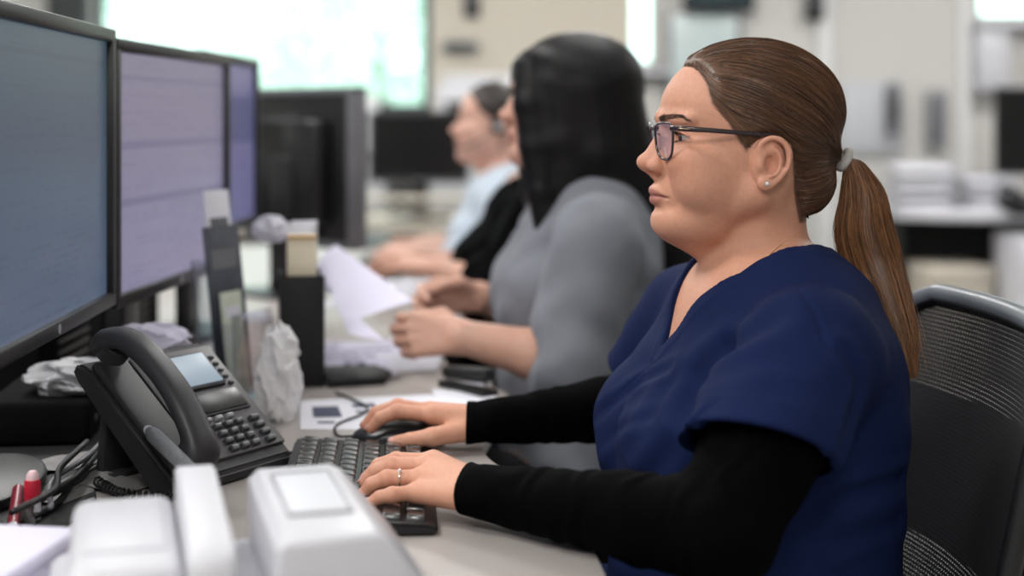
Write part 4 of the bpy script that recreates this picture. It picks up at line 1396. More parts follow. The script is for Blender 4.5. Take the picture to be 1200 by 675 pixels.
def build_monitors():
    sa = screen_mat('blue_grey_screen', (92, 114, 130), (112, 132, 164), (70, 88, 108), .42, 40, 1.3, [(.128, .134)])
    c, w, a = facing((-.486, 1.262), (-.510, 1.788))
    monitor('monitor', (c[0], c[1], 1.107), a, w, .352, 'computer monitor with grey blue page at the near end of the desk', scr=sa, foot=DESK + .0035)
    sb = screen_mat('lilac_screen', (150, 142, 166), (158, 154, 186), (104, 106, 142), .64, 44, 4.1, [(.122, .129), (.030, .040), (-.046, -.036)])
    c, w, a = facing((-.512, 1.800), (-.472, 2.328))
    monitor('monitor', (c[0], c[1], 1.098), a, w, .350, 'computer monitor with lilac page of text lines behind the phone', scr=sb)
    sc = screen_mat('violet_screen', (132, 128, 172), (120, 118, 168), (34, 62, 108), .60, 30, 7.7, [(.0, .09)])
    c, w, a = facing((-.530, 2.400), (-.516, 2.84))
    monitor('monitor', (c[0], c[1], 1.122), a, w, .33, 'computer monitor with violet page, half hidden beyond the lilac one', scr=sc)
    # seen from behind, further down the row
    monitor('monitor', (-.475, 3.30, 1.055), math.radians(52), .36, .37, 'black monitor turned so its back shows, beyond the violet screen', depth=.10, rim=M_MIDGREY, rimd=.05)
    # across the room
    monitor('monitor', (-.37, 5.55, 1.055), math.radians(-90), .40, .285, 'dark blank monitor under the bright window', body=M_GREYP)
    monitor('monitor', (2.44, 6.35, 1.11), math.radians(-100), .48, .40, 'black monitor on the white desk across the room')

def build_keyboard():
    rz = math.radians(4.5)
    root = empty('keyboard', (-.168, 1.535, DESK), rz, 'black computer keyboard under the typing hand', 'keyboard')
    Lx, Ly = .165, .345
    bm = bmesh.new()
    # wedge profile across x: front edge low at +x
    t = bmesh.new()
    prof = [(Lx / 2, .002), (Lx / 2, .008), (Lx / 2 - .006, .011), (-Lx / 2 + .006, .022), (-Lx / 2, .019), (-Lx / 2, .002)]
    lo = [t.verts.new((x, -Ly / 2, z)) for x, z in prof]; hi = [t.verts.new((x, Ly / 2, z)) for x, z in prof]
    t.faces.new(lo); t.faces.new(hi[::-1])
    for k in range(len(prof)): t.faces.new((lo[k], hi[k], hi[(k + 1) % 6], lo[(k + 1) % 6]))
    bmesh.ops.recalc_face_normals(t, faces=t.faces)
    bmesh.ops.bevel(t, geom=[e for e in t.edges], offset=.003, segments=2, affect='EDGES', clamp_overlap=True)
    merge(bm, t)
    obj('case', bm, mat('keyboard_case', (16, 16, 18), .35, bump=.05, bscale=1200), root, True)
    for x in (-.062, .06):
        for y in (-.15, .15):
            bm = bmesh.new(); box(bm, (.012, .03, .004), (x, y, .002), .001); obj('rubber_foot', bm, M_CABLE, root, True)
    mk = mat('key_cap', (30, 31, 34), .25, noise=.1, bump=.1, bscale=1500, spec=.9, coat=.4)
    sl = math.atan2(.011, Lx - .012)
    pitch = .0262
    rows = [(-.062, [1] * 14), (-.0385, [1] * 13 + [1.0]), (-.0135, [1.4] + [1] * 12 + [.6]), (.0115, [1.7] + [1] * 11 + [1.3]), (.0365, [2.1] + [1] * 10 + [1.9]), (.0605, [1.3, 1.1, 1.1, 5.4, 1.1, 1.1, 1.1, 1.3])]
    meshes = {}
    for x, ws in rows:
        tot = sum(ws); u = (Ly - .022) / tot; y = -(Ly - .022) / 2
        for wd in ws:
            cw = wd * u - .0028; key = round(cw, 4)
            z = .0150 - x * math.tan(sl)
            if key not in meshes:
                b2 = bmesh.new(); box(b2, (.0215, cw, .0065), (0, 0, .0033), .0014, 2, taper=(.78, 1 - .0045 / cw))
                o = obj('key', b2, mk, root, True); meshes[key] = o.data
            else:
                o = bpy.data.objects.new('key', meshes[key]); C.objects.link(o); o.parent = root
            o.location = (x, y + wd * u / 2, z); o.rotation_euler = (0, sl, 0)
            y += wd * u
    # cable
    bm = bmesh.new()
    tube(bm, catmull([(-.08, .12, .014), (-.10, .18, .006), (-.12, .26, .0035), (-.17, .36, .0035), (-.26, .42, .0035)], 10), .0022, 8)
    obj('cable', bm, M_CABLE, root, True, 180)

def build_mouse():
    c = np.array((-.142, 1.757, DESK))
    def f(P):
        q = P - c.astype(np.float32)
        d = ell(q, (0, 0, .007), (.060, .033, .023))
        d = smin(d, ell(q, (.012, 0, .010), (.040, .031, .019)), .01)
        d = smax(d, .0015 - q[:, 2], .003)
        g = np.abs(q[:, 1]) - .0008
        d = smax(d, -np.maximum(np.maximum(g, q[:, 0] + .008), .012 - q[:, 2]), .001)
        return d
    V, Q = iso(f, c - (.07, .045, .005), c + (.07, .045, .05), .0014)
    m = np_mesh('computer_mouse', V, Q, mat('mouse_plastic', (24, 25, 28), .3, bump=.05, bscale=900, spec=.6))
    tag(m, 'black computer mouse under the far hand', 'mouse')
    bm = bmesh.new(); cyl(bm, c + (-.034, -.004, .023), c + (-.034, .004, .023), .008, .008, 24)
    obj('scroll_wheel', bm, M_GREYP, m, True)
    bm = bmesh.new(); tube(bm, [c + p for p in catmull([(-.058, 0, .010), (-.08, .03, .004), (-.09, .10, .003), (-.06, .2, .003), (-.12, .32, .003)], 10)], .0018, 8)
    obj('cable', bm, M_CABLE, m, True, 180)

def build_phone():
    rz = math.radians(-33)
    Lv = np.array((math.sin(math.radians(33)), math.cos(math.radians(33)), 0)); fv = np.array((math.cos(math.radians(33)), -math.sin(math.radians(33)), 0))
    corner = np.array(W(343, 540, 1.652)); corner[2] = DESK
    o = corner - (fv * .090 + Lv * .100) * .93
    root = empty('desk_phone', tuple(o), rz, 'dark grey office desk phone with handset on its cradle, behind the white device', 'telephone')
    root.scale = (.93, .93, .93)
    mb = mat('phone_plastic', (46, 45, 47), .5, noise=.08, bump=.06, bscale=1000); mf = mat('phone_face_plastic', (88, 86, 88), .45, noise=.06)
    # body wedge
    prof = [(.090, .0), (.090, .016), (.084, .022), (-.062, .138), (-.080, .142), (-.090, .132), (-.080, .118), (.052, .0)]
    bm = bmesh.new(); t = bmesh.new(); n = len(prof)
    lo = [t.verts.new((x, -.10, z)) for x, z in prof]; hi = [t.verts.new((x, .10, z)) for x, z in prof]
    t.faces.new(lo); t.faces.new(hi[::-1])
    for k in range(n): t.faces.new((lo[k], hi[k], hi[(k + 1) % n], lo[(k + 1) % n]))
    bmesh.ops.recalc_face_normals(t, faces=t.faces)
    bmesh.ops.bevel(t, geom=list(t.edges), offset=.006, segments=3, affect='EDGES', clamp_overlap=True)
    merge(bm, t); obj('body', bm, mb, root, True)
    bm = bmesh.new(); box(bm, (.014, .15, .118), (-.062, 0, .064), .004, M=rot(ry=.12)); box(bm, (.05, .15, .006), (-.066, 0, .003), .002); obj('rear_prop', bm, mb, root, True)
    p0 = np.array((.084, 0, .022)); p1 = np.array((-.062, 0, .138)); vv = (p1 - p0) / np.linalg.norm(p1 - p0)
    nn = np.array((-vv[2], 0, vv[0])) * -1; nn = nn if nn[2] > 0 else -nn
    M = Matrix(((0, vv[0], nn[0], (p0[0] + p1[0]) / 2), (1, 0, 0, 0), (0, vv[2], nn[2], (p0[2] + p1[2]) / 2), (0, 0, 0, 1)))   # columns: u, v, n, centre
    def fb(name, size, loc, r, m, parent=root, seg=2, taper=None):
        b2 = bmesh.new(); box(b2, size, loc, r, seg, taper=taper); bmesh.ops.transform(b2, matrix=M, verts=b2.verts)
        return obj(name, b2, m, parent, True)
    fb('face_plate', (.136, .176, .006), (.030, .003, .002), .0025, mf)
    d1 = fb('display_bezel', (.098, .060, .008), (.026, .050, .006), .003, mb)
    ml = mat('phone_display', (40, 46, 52), .4, emit=(176, 196, 212), estr=.62, noise=.1)
    fb('display', (.088, .050, .002), (.026, .050, .0105), .0005, ml, d1)
    d2 = fb('lower_display_bezel', (.082, .038, .006), (.044, -.004, .005), .002, mb)
    fb('lower_display', (.073, .030, .002), (.044, -.004, .0085), .0005, mat('dark_glass', (10, 10, 12), .35), d2)
    mkey = mat('phone_key', (70, 71, 76), .35); mk2 = mat('phone_key_light', (168, 170, 174), .35)
    for r in range(4):
        for c_ in range(3): fb('number_key', (.0145, .0088, .007), (.010 + c_ * .0185, -.041 - r * .0122, .008), .002, mkey, taper=(.85, .8))
    for c_ in range(4): fb('function_key', (.0125, .007, .006), (-.016 + c_ * .019, -.0285, .0075), .0018, mk2, taper=(.85, .8))
    for r in range(4): fb('side_key', (.017, .0085, .007), (.074, -.041 - r * .0122, .008), .002, mkey, taper=(.85, .8))
    for r in range(3): fb('line_key', (.012, .007, .006), (-.015, -.043 - r * .0135, .0075), .0018, mk2 if r == 0 else mkey, taper=(.85, .8))
    for r in range(5): fb('soft_key', (.009, .0055, .005), (.0845, .068 - r * .0115, .006), .0015, mkey, taper=(.85, .8))
    # cradle
    fb('cradle', (.050, .186, .010), (-.070, .0, .005), .004, mb)
    # handset: an arch in the v-n plane, 44 mm wide
    bm = bmesh.new()
    mid = catmull([(-.100, .014), (-.092, .030), (-.070, .043), (-.035, .054), (.005, .058), (.045, .056), (.078, .046), (.096, .030), (.102, .012)], 6)
    rad = np.interp(np.linspace(0, 1, len(mid)), [0, .1, .25, .5, .75, .9, 1], [.014, .0165, .0125, .0112, .0125, .0165, .014])
    b2 = bmesh.new()
    tube(b2, [(0, v, n_) for v, n_ in mid], list(rad), 20)
    for v in b2.verts: v.co.x = math.copysign(abs(v.co.x / .0125) ** .72 * .0215 if abs(v.co.x) > 1e-6 else 0, v.co.x)
    for vx, s in ((-.088, 1), (.090, -1)):
        t = bmesh.new(); bmesh.ops.create_cone(t, cap_ends=True, segments=28, radius1=.0205, radius2=.023, depth=.022)
        bmesh.ops.bevel(t, geom=list(t.edges), offset=.003, segments=2, affect='EDGES', clamp_overlap=True)
        bmesh.ops.transform(t, matrix=Matrix.Translation((0, vx, .020)), verts=t.verts); merge(b2, t)
    bmesh.ops.transform(b2, matrix=Matrix.Translation((-.072, .004, .006)), verts=b2.verts)
    bmesh.ops.transform(b2, matrix=M, verts=b2.verts)
    bm.free()
    hs = obj('handset', b2, mat('handset_plastic', (52, 52, 56), .42, noise=.08), root, True, 60)
    # coiled cord from the handset foot
    bm = bmesh.new()
    path = catmull([(.095, -.075, .03), (.115, -.09, .012), (.09, -.12, .010), (.04, -.135, .010), (-.02, -.12, .012)], 40)
    T = np.gradient(path, axis=0); T /= np.linalg.norm(T, axis=1)[:, None]
    N1 = np.cross(T, (0, 0, 1)); N1 /= np.linalg.norm(N1, axis=1)[:, None]; N2 = np.cross(T, N1)
    a = np.arange(len(path)) * 1.1
    tube(bm, path + .0055 * (np.cos(a)[:, None] * N1 + np.sin(a)[:, None] * N2), .0016, 6)
    obj('coiled_cord', bm, M_CABLE, root, True, 180)

def build_label_printer():
    rz = math.radians(16)
    root = empty('label_printer', (-.205, 1.085, DESK), rz, 'white desktop label printer with a window in its lid at the front of the desk', 'printer')
    # local: x to the right, y away
    bm = bmesh.new()
    box(bm, (.275, .235, .050), (-.012, 0, .027), .012, 3)
    box(bm, (.285, .245, .012), (-.012, 0, .006), .004)
    obj('base', bm, M_WHITEP, root, True)
    # right housing with a slanted outer side
    bm = bmesh.new()
    prism(bm, [(-.002, .0), (.118, .0), (.118, .012), (.076, .062), (.066, .066), (.006, .066), (-.002, .058)], -.105, .108, .007, 3)
    bmesh.ops.transform(bm, matrix=Matrix(((1, 0, 0, .012), (0, 0, 1, 0), (0, 1, 0, .046), (0, 0, 0, 1))), verts=bm.verts)
    hs = obj('lid', bm, M_WHITEP, root, True)
    bm = bmesh.new()
    for s in (-1, 1):
        box(bm, (.003, .124, .004), (.050 + s * .0235, .012, .113), .001)
        box(bm, (.049, .003, .004), (.050, .012 + s * .0615, .113), .001)
    fr = obj('window_frame', bm, mat('printer_grey_trim', (168, 168, 174), .4), hs, True)
    bm = bmesh.new(); box(bm, (.045, .121, .002), (.050, .012, .1125), .0006)
    obj('window_panel', bm, mat('printer_window', (206, 208, 214), .5), fr, True)
    # carrying bar between lid and tray
    bm = bmesh.new()
    pr = catmull([(-.115, .045), (-.112, .088), (-.095, .108), (-.02, .114), (.06, .118), (.100, .118), (.112, .108), (.114, .045)], 5)
    prism(bm, [tuple(p) for p in pr], -.0165, .0165, .006, 3)
    bmesh.ops.transform(bm, matrix=Matrix(((0, 0, 1, -.034), (1, 0, 0, 0), (0, 1, 0, 0), (0, 0, 0, 1))), verts=bm.verts)
    obj('carrying_bar', bm, M_WHITEP, root, True)
    # tray lid on the other side
    bm = bmesh.new()
    box(bm, (.080, .20, .052), (-.092, .010, .070), .012, 3)
    box(bm, (.058, .14, .004), (-.092, .020, .0965), .0015)
    obj('tray_lid', bm, M_WHITEP, root, True)
    bm = bmesh.new(); box(bm, (.15, .018, .024), (-.070, -.113, .058), .006, 3)
    obj('front_lip', bm, M_WHITEP, root, True)
    # a lower white box beside it
    r2 = empty('storage_box', (-.475, 1.155, DESK), math.radians(-8), 'low white box beside the label printer', 'box'); r2.location.x = -.490
    bm = bmesh.new(); box(bm, (.20, .16, .040), (0, 0, .020), .008, 3); obj('body', bm, M_LAV, r2, True)
    bm = bmesh.new(); box(bm, (.206, .166, .014), (0, 0, .046), .005, 3); obj('lid', bm, M_LAV, r2, True)

def sheet(name, corners, m, label, cat='paper', group=None, bend=0., lines=0, th=.0002, nu=14, nv=14, edge_mid=None, marks=None, parent=None, ink=None, ripple=0.):
    """a sheet of paper through four corners (a-b top, d-c bottom) with a real thickness"""
    a, b, c, d = [np.array(x, float) for x in corners]
    n0 = np.cross(b - a, d - a); n0 /= np.linalg.norm(n0)
    if n0[2] < 0: n0 = -n0
    def pt(u, v):
        top = a * (1 - u) + b * u
        bot = d * (1 - u) + c * u
        if edge_mid is not None:
            e = np.array(edge_mid, float); bot = (1 - u) ** 2 * d + 2 * u * (1 - u) * e + u * u * c
        p = top * (1 - v) + bot * v
        return p + n0 * (bend * math.sin(math.pi * u) + ripple * math.sin(9 * u + 4 * v))
    bm = bmesh.new()
    G = [[bm.verts.new(pt(i / nu, j / nv) + n0 * th) for j in range(nv + 1)] for i in range(nu + 1)]
    H = [[bm.verts.new(pt(i / nu, j / nv) - n0 * th) for j in range(nv + 1)] for i in range(nu + 1)]
    for i in range(nu):
        for j in range(nv):
            bm.faces.new((G[i][j], G[i + 1][j], G[i + 1][j + 1], G[i][j + 1])); bm.faces.new((H[i][j], H[i][j + 1], H[i + 1][j + 1], H[i + 1][j]))
    for i in range(nu):
        bm.faces.new((G[i][0], H[i][0], H[i + 1][0], G[i + 1][0])); bm.faces.new((G[i][nv], G[i + 1][nv], H[i + 1][nv], H[i][nv]))
    for j in range(nv):
        bm.faces.new((G[0][j], G[0][j + 1], H[0][j + 1], H[0][j])); bm.faces.new((G[nu][j], H[nu][j], H[nu][j + 1], G[nu][j + 1]))
    o = obj(name, bm, m, parent, True, 60)
    if label: tag(o, label, cat, group)
    if marks:
        bm = bmesh.new()
        for u0, v0, u1, v1 in marks:
            k = 6
            R_ = [[bm.verts.new(pt(u0 + (u1 - u0) * i / k, v0 + (v1 - v0) * j / 2) + n0 * (th + .0003)) for j in range(3)] for i in range(k + 1)]
            for i in range(k):
                for j in range(2): bm.faces.new((R_[i][j], R_[i + 1][j], R_[i + 1][j + 1], R_[i][j + 1]))
        obj('print', bm, ink or M_INK, o, True, 180)
    return o

def flat(px, py, dz=.0006): 
    Y = F * (HC - DESK - dz) / (py - HY); return (( px - 600) / F * Y, Y, DESK + dz)

def build_papers():
    # the sheet she holds
    sheet('sheet_of_paper', [W(367, 326, 2.40), W(394, 287, 2.52), W(485, 353, 2.27), W(450, 398, 2.13)], M_LAV, 'sheet of pale paper held up in the hands of the woman in grey', bend=.012, edge_mid=W(350, 405, 2.20))
    g = np.random.default_rng(5)
    def rows(n, seed):
        g = np.random.default_rng(seed); out = []
        for k in range(n):
            v = .08 + .84 * k / n; u = .08
            while u < .88:
                L_ = g.uniform(.04, .16); out.append((u, v, min(u + L_, .92), v + .35 / n)); u += L_ + .02
                if g.uniform() < .15: break
        return out
    sheet('sheet_of_paper', [flat(352, 470), flat(505, 462), flat(566, 505), flat(352, 503)], M_PAPER, 'printed white sheet lying flat just beyond the mouse hand', marks=[(.08, .25, .26, .62), (.36, .2, .52, .32), (.36, .42, .50, .5), (.58, .25, .70, .34), (.1, .75, .2, .82)] )
    sheet('sheet_of_paper', [flat(505, 455, .0012), flat(580, 463, .0012), flat(592, 487, .0012), flat(520, 487, .0012)], M_PAPER, 'blank white sheet at the desk edge beside the grey top')
    sheet('sheet_of_paper', [flat(368, 402, .002), flat(470, 398, .002), flat(470, 432, .002), flat(362, 434, .002)], M_LAV, 'lilac printed sheet under the held paper', marks=rows(7, 2), ripple=.001)
    sheet('sheet_of_paper', [flat(380, 424, .004), flat(455, 420, .004), flat(468, 440, .004), flat(378, 445, .004)], M_LAV, 'sheet with dark blue print beside the black tray', marks=[(.3, .1, .62, .45), (.55, .5, .95, .8), (.1, .6, .3, .8)], ripple=.002)
    sheet('sheet_of_paper', [flat(440, 416, .003), flat(520, 414, .003), flat(512, 434, .003), flat(448, 436, .003)], M_PAPER, 'white sheet under the hands of the woman in grey')
    for i, (x0, y0, x1, y1, lb) in enumerate([(420, 330, 520, 346, 'white sheet in front of the person in black'), (500, 338, 570, 372, 'white sheet by the far elbow of the woman in grey'), (430, 306, 500, 318, 'white sheet by the far keyboard'), (392, 345, 460, 360, 'white sheet beyond the held paper')]):
        sheet('sheet_of_paper', [flat(x0, y0, .001 + .0006 * i), flat(x1 - 8, y0 - 3, .001 + .0006 * i), flat(x1, y1, .001 + .0006 * i), flat(x0 - 14, y1, .001 + .0006 * i)], M_PAPER, lb, marks=rows(5, 10 + i))

def crumple(name, c, r, m, label, cat, seed, parent=None, squash=(1, 1, 1), h=.003, sharp=1.):
    c = np.array(c)
    def f(P):
        q = (P - c.astype(np.float32)) / np.array(squash, np.float32)
        n = np.sqrt((q * q).sum(1)) - r
        w = np.abs(wob(q, r * 1.3, seed)) * .55 + np.abs(wob(q, r * .6, seed + 3)) * .3 - .35
        return (n + w * r * .8 * sharp) * min(squash)
    e = np.array(squash) * r * 1.45
    V, Q = iso(f, c - e, c + e, h)
    o = np_mesh(name, V, Q, m, parent, smooth=True)
    o.data.set_sharp_from_angle(angle=math.radians(32))
    if label: tag(o, label, cat)
    return o

def build_clutter():
    mesh_m = mat('black_wire_mesh', (18, 18, 20), .5, .3)
    # black upright organiser with notes
    x, y = -.327, 2.17
    root = empty('desk_organiser', (x, y, DESK), math.radians(12), 'black upright desk organiser beyond the phone', 'organiser')
    bm = bmesh.new()
    for s in (-1, 1): box(bm, (.066, .004, .168), (0, s * .045, .086), .001)
    box(bm, (.004, .09, .168), (-.031, 0, .086), .001); box(bm, (.004, .09, .150), (.031, 0, .077), .001); box(bm, (.066, .09, .004), (0, 0, .002), .001)
    obj('box', bm, M_BLACKP, root, True)
    bm = bmesh.new(); box(bm, (.056, .003, .11), (0, 0, .06), .001); obj('divider', bm, M_GREYP, root, True)
    bm = bmesh.new()
    prism(bm, [(.036, -.06), (.125, -.05), (.14, .0), (.125, .055), (.036, .06)], 0, .014, .004)
    obj('front_tray', bm, M_BLACKP, root, True)
    n = empty('note_block', (x + .004, y - .022, DESK + .066), math.radians(12), 'cream note block standing in the black organiser', 'notes')
    bm = bmesh.new(); box(bm, (.044, .018, .165), (0, 0, .0825), .002, M=rot(rx=.06)); obj('pad', bm, mat('cream_paper', (236, 226, 200), .8, noise=.05), n, True)
    bm = bmesh.new(); box(bm, (.045, .010, .006), (0, -.012, .162), .002); obj('binding', bm, mat('tan_card', (196, 160, 104), .7), n, True)
    t = empty('note_block', (x - .006, y + .024, DESK + .066), math.radians(12), 'white note slips behind the cream block', 'notes')
    bm = bmesh.new()
    for k in range(5): box(bm, (.040, .0012, .17 + .004 * k), (.002 * k, .004 * k - .008, .09), .0003, M=rot(rx=.03 * k - .05))
    obj('slip', bm, M_PAPER, t, True)
    # clear literature holder in front of the monitor foot
    hx, hy, hr = -.394, 2.06, math.radians(-25)
    h = empty('literature_holder', (hx, hy, DESK), hr, 'clear acrylic literature holder beside the black organiser', 'holder')
    bm = bmesh.new()
    box(bm, (.003, .10, .20), (-.048, 0, .103), .001, M=rot(ry=-.12)); box(bm, (.003, .10, .12), (.018, 0, .066), .001, M=rot(ry=-.08))
    for s in (-1, 1): box(bm, (.062, .003, .11), (-.012, s * .0505, .058), .001)
    box(bm, (.075, .104, .003), (-.012, 0, .0018), .001)
    obj('shell', bm, M_CLEAR, h, True)
    cs, sn = math.cos(hr), math.sin(hr)
    for dx, dy, wd, ht, lb, m_ in ((-.026, .012, .060, .297, 'white sheet standing tallest in the clear holder', M_PAPER), (-.014, .0, .085, .245, 'dark slate leaflet in the clear holder', mat('slate_print', (74, 78, 88), .6, noise=.5, nscale=26)), (.001, -.012, .050, .15, 'pale green leaflet standing at the front of the clear holder', mat('pale_green_print', (198, 206, 188), .6, noise=.2, nscale=40))):
        lf = empty('leaflet', (hx + dx * cs - dy * sn, hy + dx * sn + dy * cs, DESK + .0055), hr, lb, 'leaflet')
        bm = bmesh.new(); box(bm, (.0025, wd, ht), (-.06 * ht, 0, ht / 2), .0006, M=rot(ry=-.12)); obj('cover', bm, m_, lf, True)
        bm = bmesh.new(); box(bm, (.0005, wd * .7, ht * .12), (-.06 * ht - .12 * ht * .3 + .0016, 0, ht * .80), .0, M=rot(ry=-.12)); obj('printed_band', bm, M_MIDGREY if wd > .055 else M_PAPER, lf)
    # crumpled clear bag between phone and organiser
    crumple('plastic_bag', W(326, 442, 1.90), .050, glassy('crumpled_film', (.96, .96, .97)), 'crumpled clear plastic bag standing behind the phone keypad', 'bag', 3, squash=(.55, .6, 1.25), h=.0026)
    crumple('tissue', W(176, 404, 1.86), .040, M_LAV, 'crumpled lilac tissue on top of the phone', 'tissue', 5, squash=(1.2, .9, .62), h=.0026)
    crumple('tissue', W(318, 268, 2.24), .022, M_PAPER, 'white tissue ball by the cream note block', 'tissue', 9, squash=(1.2, 1, .9), h=.002)
    crumple('paper_wrapper', W(92, 442, 1.80), .050, mat('grey_film_paper', (150, 150, 154), .5), 'crumpled grey wrapper under the near monitor', 'wrapper', 11, squash=(1.2, .9, .42), h=.003)
    # black dock under the monitor
    d = empty('docking_station', (-.60, 1.83, DESK), math.radians(6), 'black docking box under the near monitor', 'dock')
    bm = bmesh.new(); box(bm, (.13, .20, .055), (0, 0, .031), .008, 3); obj('case', bm, M_MATTE, d, True)
    bm = bmesh.new()
    for k in range(4): box(bm, (.003, .014, .008), (.065, -.06 + .03 * k, .03), .001)
    obj('ports', bm, M_GREYP, d, True)
    for nm, loc, sz, lb in (('desktop_computer', (-.835, 2.56, DESK), (.29, .36, .20), 'black desktop computer lying behind the lilac monitor'), ('power_supply', (-.80, 2.14, DESK), (.26, .30, .12), 'black power supply box behind the near monitor')):
        r = empty(nm, loc, 0, lb, 'computer' if nm[0] == 'd' else 'power supply')
        bm = bmesh.new(); box(bm, sz, (0, 0, sz[2] / 2 + .006), .008, 3); obj('case', bm, M_MATTE, r, True)
        bm = bmesh.new()
        for k in range(6): box(bm, (.004, sz[1] * .5, .006), (sz[0] / 2, 0, .03 + .016 * k), .001)
        obj('vent', bm, M_GREYP, r, True)
        bm = bmesh.new(); box(bm, (.014, .02, .008), (sz[0] / 2 - .02, -sz[1] / 2 + .03, .004), .001); box(bm, (sz[0] * .8, sz[1] * .8, .007), (0, 0, .0035), .001); obj('foot', bm, M_CABLE, r, True)
    # dark desk mat
    m = empty('desk_mat', (-.575, 1.56, DESK), 0, 'black rubber mat under the phone and cables', 'mat')
    bm = bmesh.new(); prism(bm, [(-.21, -.34), (.13, -.34), (.13, -.06), (.085, .06), (.085, .36), (-.21, .36)], .0, .003, .001); obj('sheet', bm, mat('black_rubber', (18, 18, 19), .6, bump=.3, bscale=500, noise=.2), m, True)
    # cables
    g = np.random.default_rng(12)
    cab = [[(-.492, 1.82), (-.470, 1.70), (-.485, 1.56), (-.475, 1.46), (-.490, 1.37)], [(-.478, 1.84), (-.488, 1.66), (-.475, 1.52), (-.488, 1.42), (-.460, 1.34)], [(-.490, 1.72), (-.482, 1.58), (-.486, 1.48), (-.455, 1.38)], [(-.492, 1.62), (-.484, 1.50), (-.462, 1.41), (-.475, 1.33)]]
    names = ['black cable running nearest the phone', 'thick black cable looping past the lip balm', 'grey cable beneath the near monitor', 'black cable crossing the mat behind the phone']
    for i, pth in enumerate(cab):
        bm = bmesh.new(); tube(bm, catmull([(x, y, DESK + .008 + .009 * i) for k, (x, y) in enumerate(pth)], 10), [.0035, .005, .003, .0035][i], 8)
        tag(obj('cable', bm, M_CABLE if i != 2 else M_MIDGREY, None, True, 180), names[i], 'cable', 'cables under the monitors')
    for i, (cx, cy, a, lb) in enumerate([(-.50, 1.50, .3, 'grey printed slip on the black mat, nearest the white box'), (-.45, 1.56, -.4, 'grey printed slip on the black mat by the phone'), (-.55, 1.62, .7, 'grey printed slip under the cables'), (-.47, 1.66, .1, 'grey printed slip furthest under the monitor')]):
        c, s = math.cos(a), math.sin(a); z = DESK + .0042 + i * .0008
        q = [(cx + c * u - s * v, cy + s * u + c * v, z) for u, v in ((-.05, .03), (.05, .03), (.05, -.03), (-.05, -.03))]
        sheet('paper_slip', q, mat('grey_print_paper', (128, 126, 126), .7, noise=.3, nscale=60), lb, 'paper', 'slips on the black mat', ripple=.002)
    # lip balm
    p = W(38, 612, 1.42)
    r = empty('lip_balm', (p[0], 1.42, DESK + .003), 0, 'small red and white lip balm tube standing by the white box', 'lip balm'); r.scale = (.85, .85, .8)
    mr = mat('red_plastic', (190, 34, 56), .3); 
    bm = bmesh.new(); lathe(bm, [(.0, .0), (.0095, .0), (.0098, .002), (.0098, .020), (.009, .022)], 24); obj('base', bm, M_WHITEP, r, True)
    bm = bmesh.new(); lathe(bm, [(.009, .022), (.0095, .023), (.0095, .046), (.0085, .050)], 24); obj('tube', bm, mr, r, True)
    bm = bmesh.new(); lathe(bm, [(.0075, .050), (.0072, .056), (.004, .061), (.0, .062)], 24); obj('tip', bm, mat('pale_pink', (232, 196, 200), .3), r, True)
    r = empty('pen', (-.518, 1.415, DESK + .012), 0, 'dark red pen lying by the lip balm', 'pen'); r.location.x = -.485; r.location.y = 1.36
    bm = bmesh.new(); cyl(bm, (0, 0, 0), (-.03, .10, .01), .006, .006, 16); obj('barrel', bm, mat('dark_red_plastic', (110, 30, 44), .3), r, True)
    bm = bmesh.new(); cyl(bm, (0, 0, 0), (.006, -.02, -.003), .006, .0012, 16); obj('tip', bm, M_SILVER, r, True)
    # glitter pen along the handset
    a, b = np.array(W(176, 506, 1.50)), np.array(W(224, 552, 1.385))
    r = empty('pen', tuple(a), 0, 'glittery silver pen leaning beside the phone handset', 'pen')
    bm = bmesh.new(); tube(bm, [np.zeros(3), (b - a) * .1, (b - a) * .5, b - a], [.006, .0082, .0082, .0074], 16); obj('barrel', bm, mat('silver_glitter', (150, 154, 158), .35, .5, noise=.9, nscale=900, bump=1., bscale=1400), r, True, 180)
    bm = bmesh.new(); tube(bm, [np.zeros(3), (a - b) * .06, (a - b) * .12], [.0055, .005, .002], 14); obj('tip', bm, M_WHITEP, r, True, 180)
    # stapler at the desk edge
    p = flat(548, 458)
    r = empty('stapler', p[:2] + (DESK,), math.radians(-52), 'black stapler at the desk edge in front of the woman in grey', 'stapler')
    bm = bmesh.new(); box(bm, (.115, .030, .010), (0, 0, .005), .003); obj('base', bm, M_BLACKP, r, True)
    bm = bmesh.new(); box(bm, (.110, .026, .018), (.002, 0, .028), .006, 3, M=rot(ry=-.10)); obj('arm', bm, M_BLACKP, r, True)
    bm = bmesh.new(); box(bm, (.10, .016, .007), (.002, 0, .016), .001, M=rot(ry=-.06)); obj('magazine', bm, M_CHROME, r, True)
    # far keyboards
    for (px, py, lb) in ((446, 318, 'grey green keyboard in front of the person in black'), (428, 286, 'pale keyboard of the woman with the headset')):
        Y = F * (HC - DESK) / (py - HY); r = empty('keyboard', ((px - 600) / F * Y, Y, DESK), 0, lb, 'keyboard')
        bm = bmesh.new(); box(bm, (.14, .38, .018), (0, 0, .011), .005, M=rot(ry=.05)); obj('case', bm, mat('grey_green_plastic', (118, 128, 126), .5), r, True)
        mk = mat('grey_key', (92, 100, 100), .45); first = None
        for i in range(5):
            for j in range(12):
                if first is None:
                    b2 = bmesh.new(); box(b2, (.020, .026, .008), (0, 0, 0), .002, taper=(.8, .85)); k = obj('key', b2, mk, r, True); first = k.data
                else: k = bpy.data.objects.new('key', first); C.objects.link(k); k.parent = r
                k.location = (-.052 + .026 * i, -.165 + .030 * j, .024 - .05 * (-.052 + .026 * i))

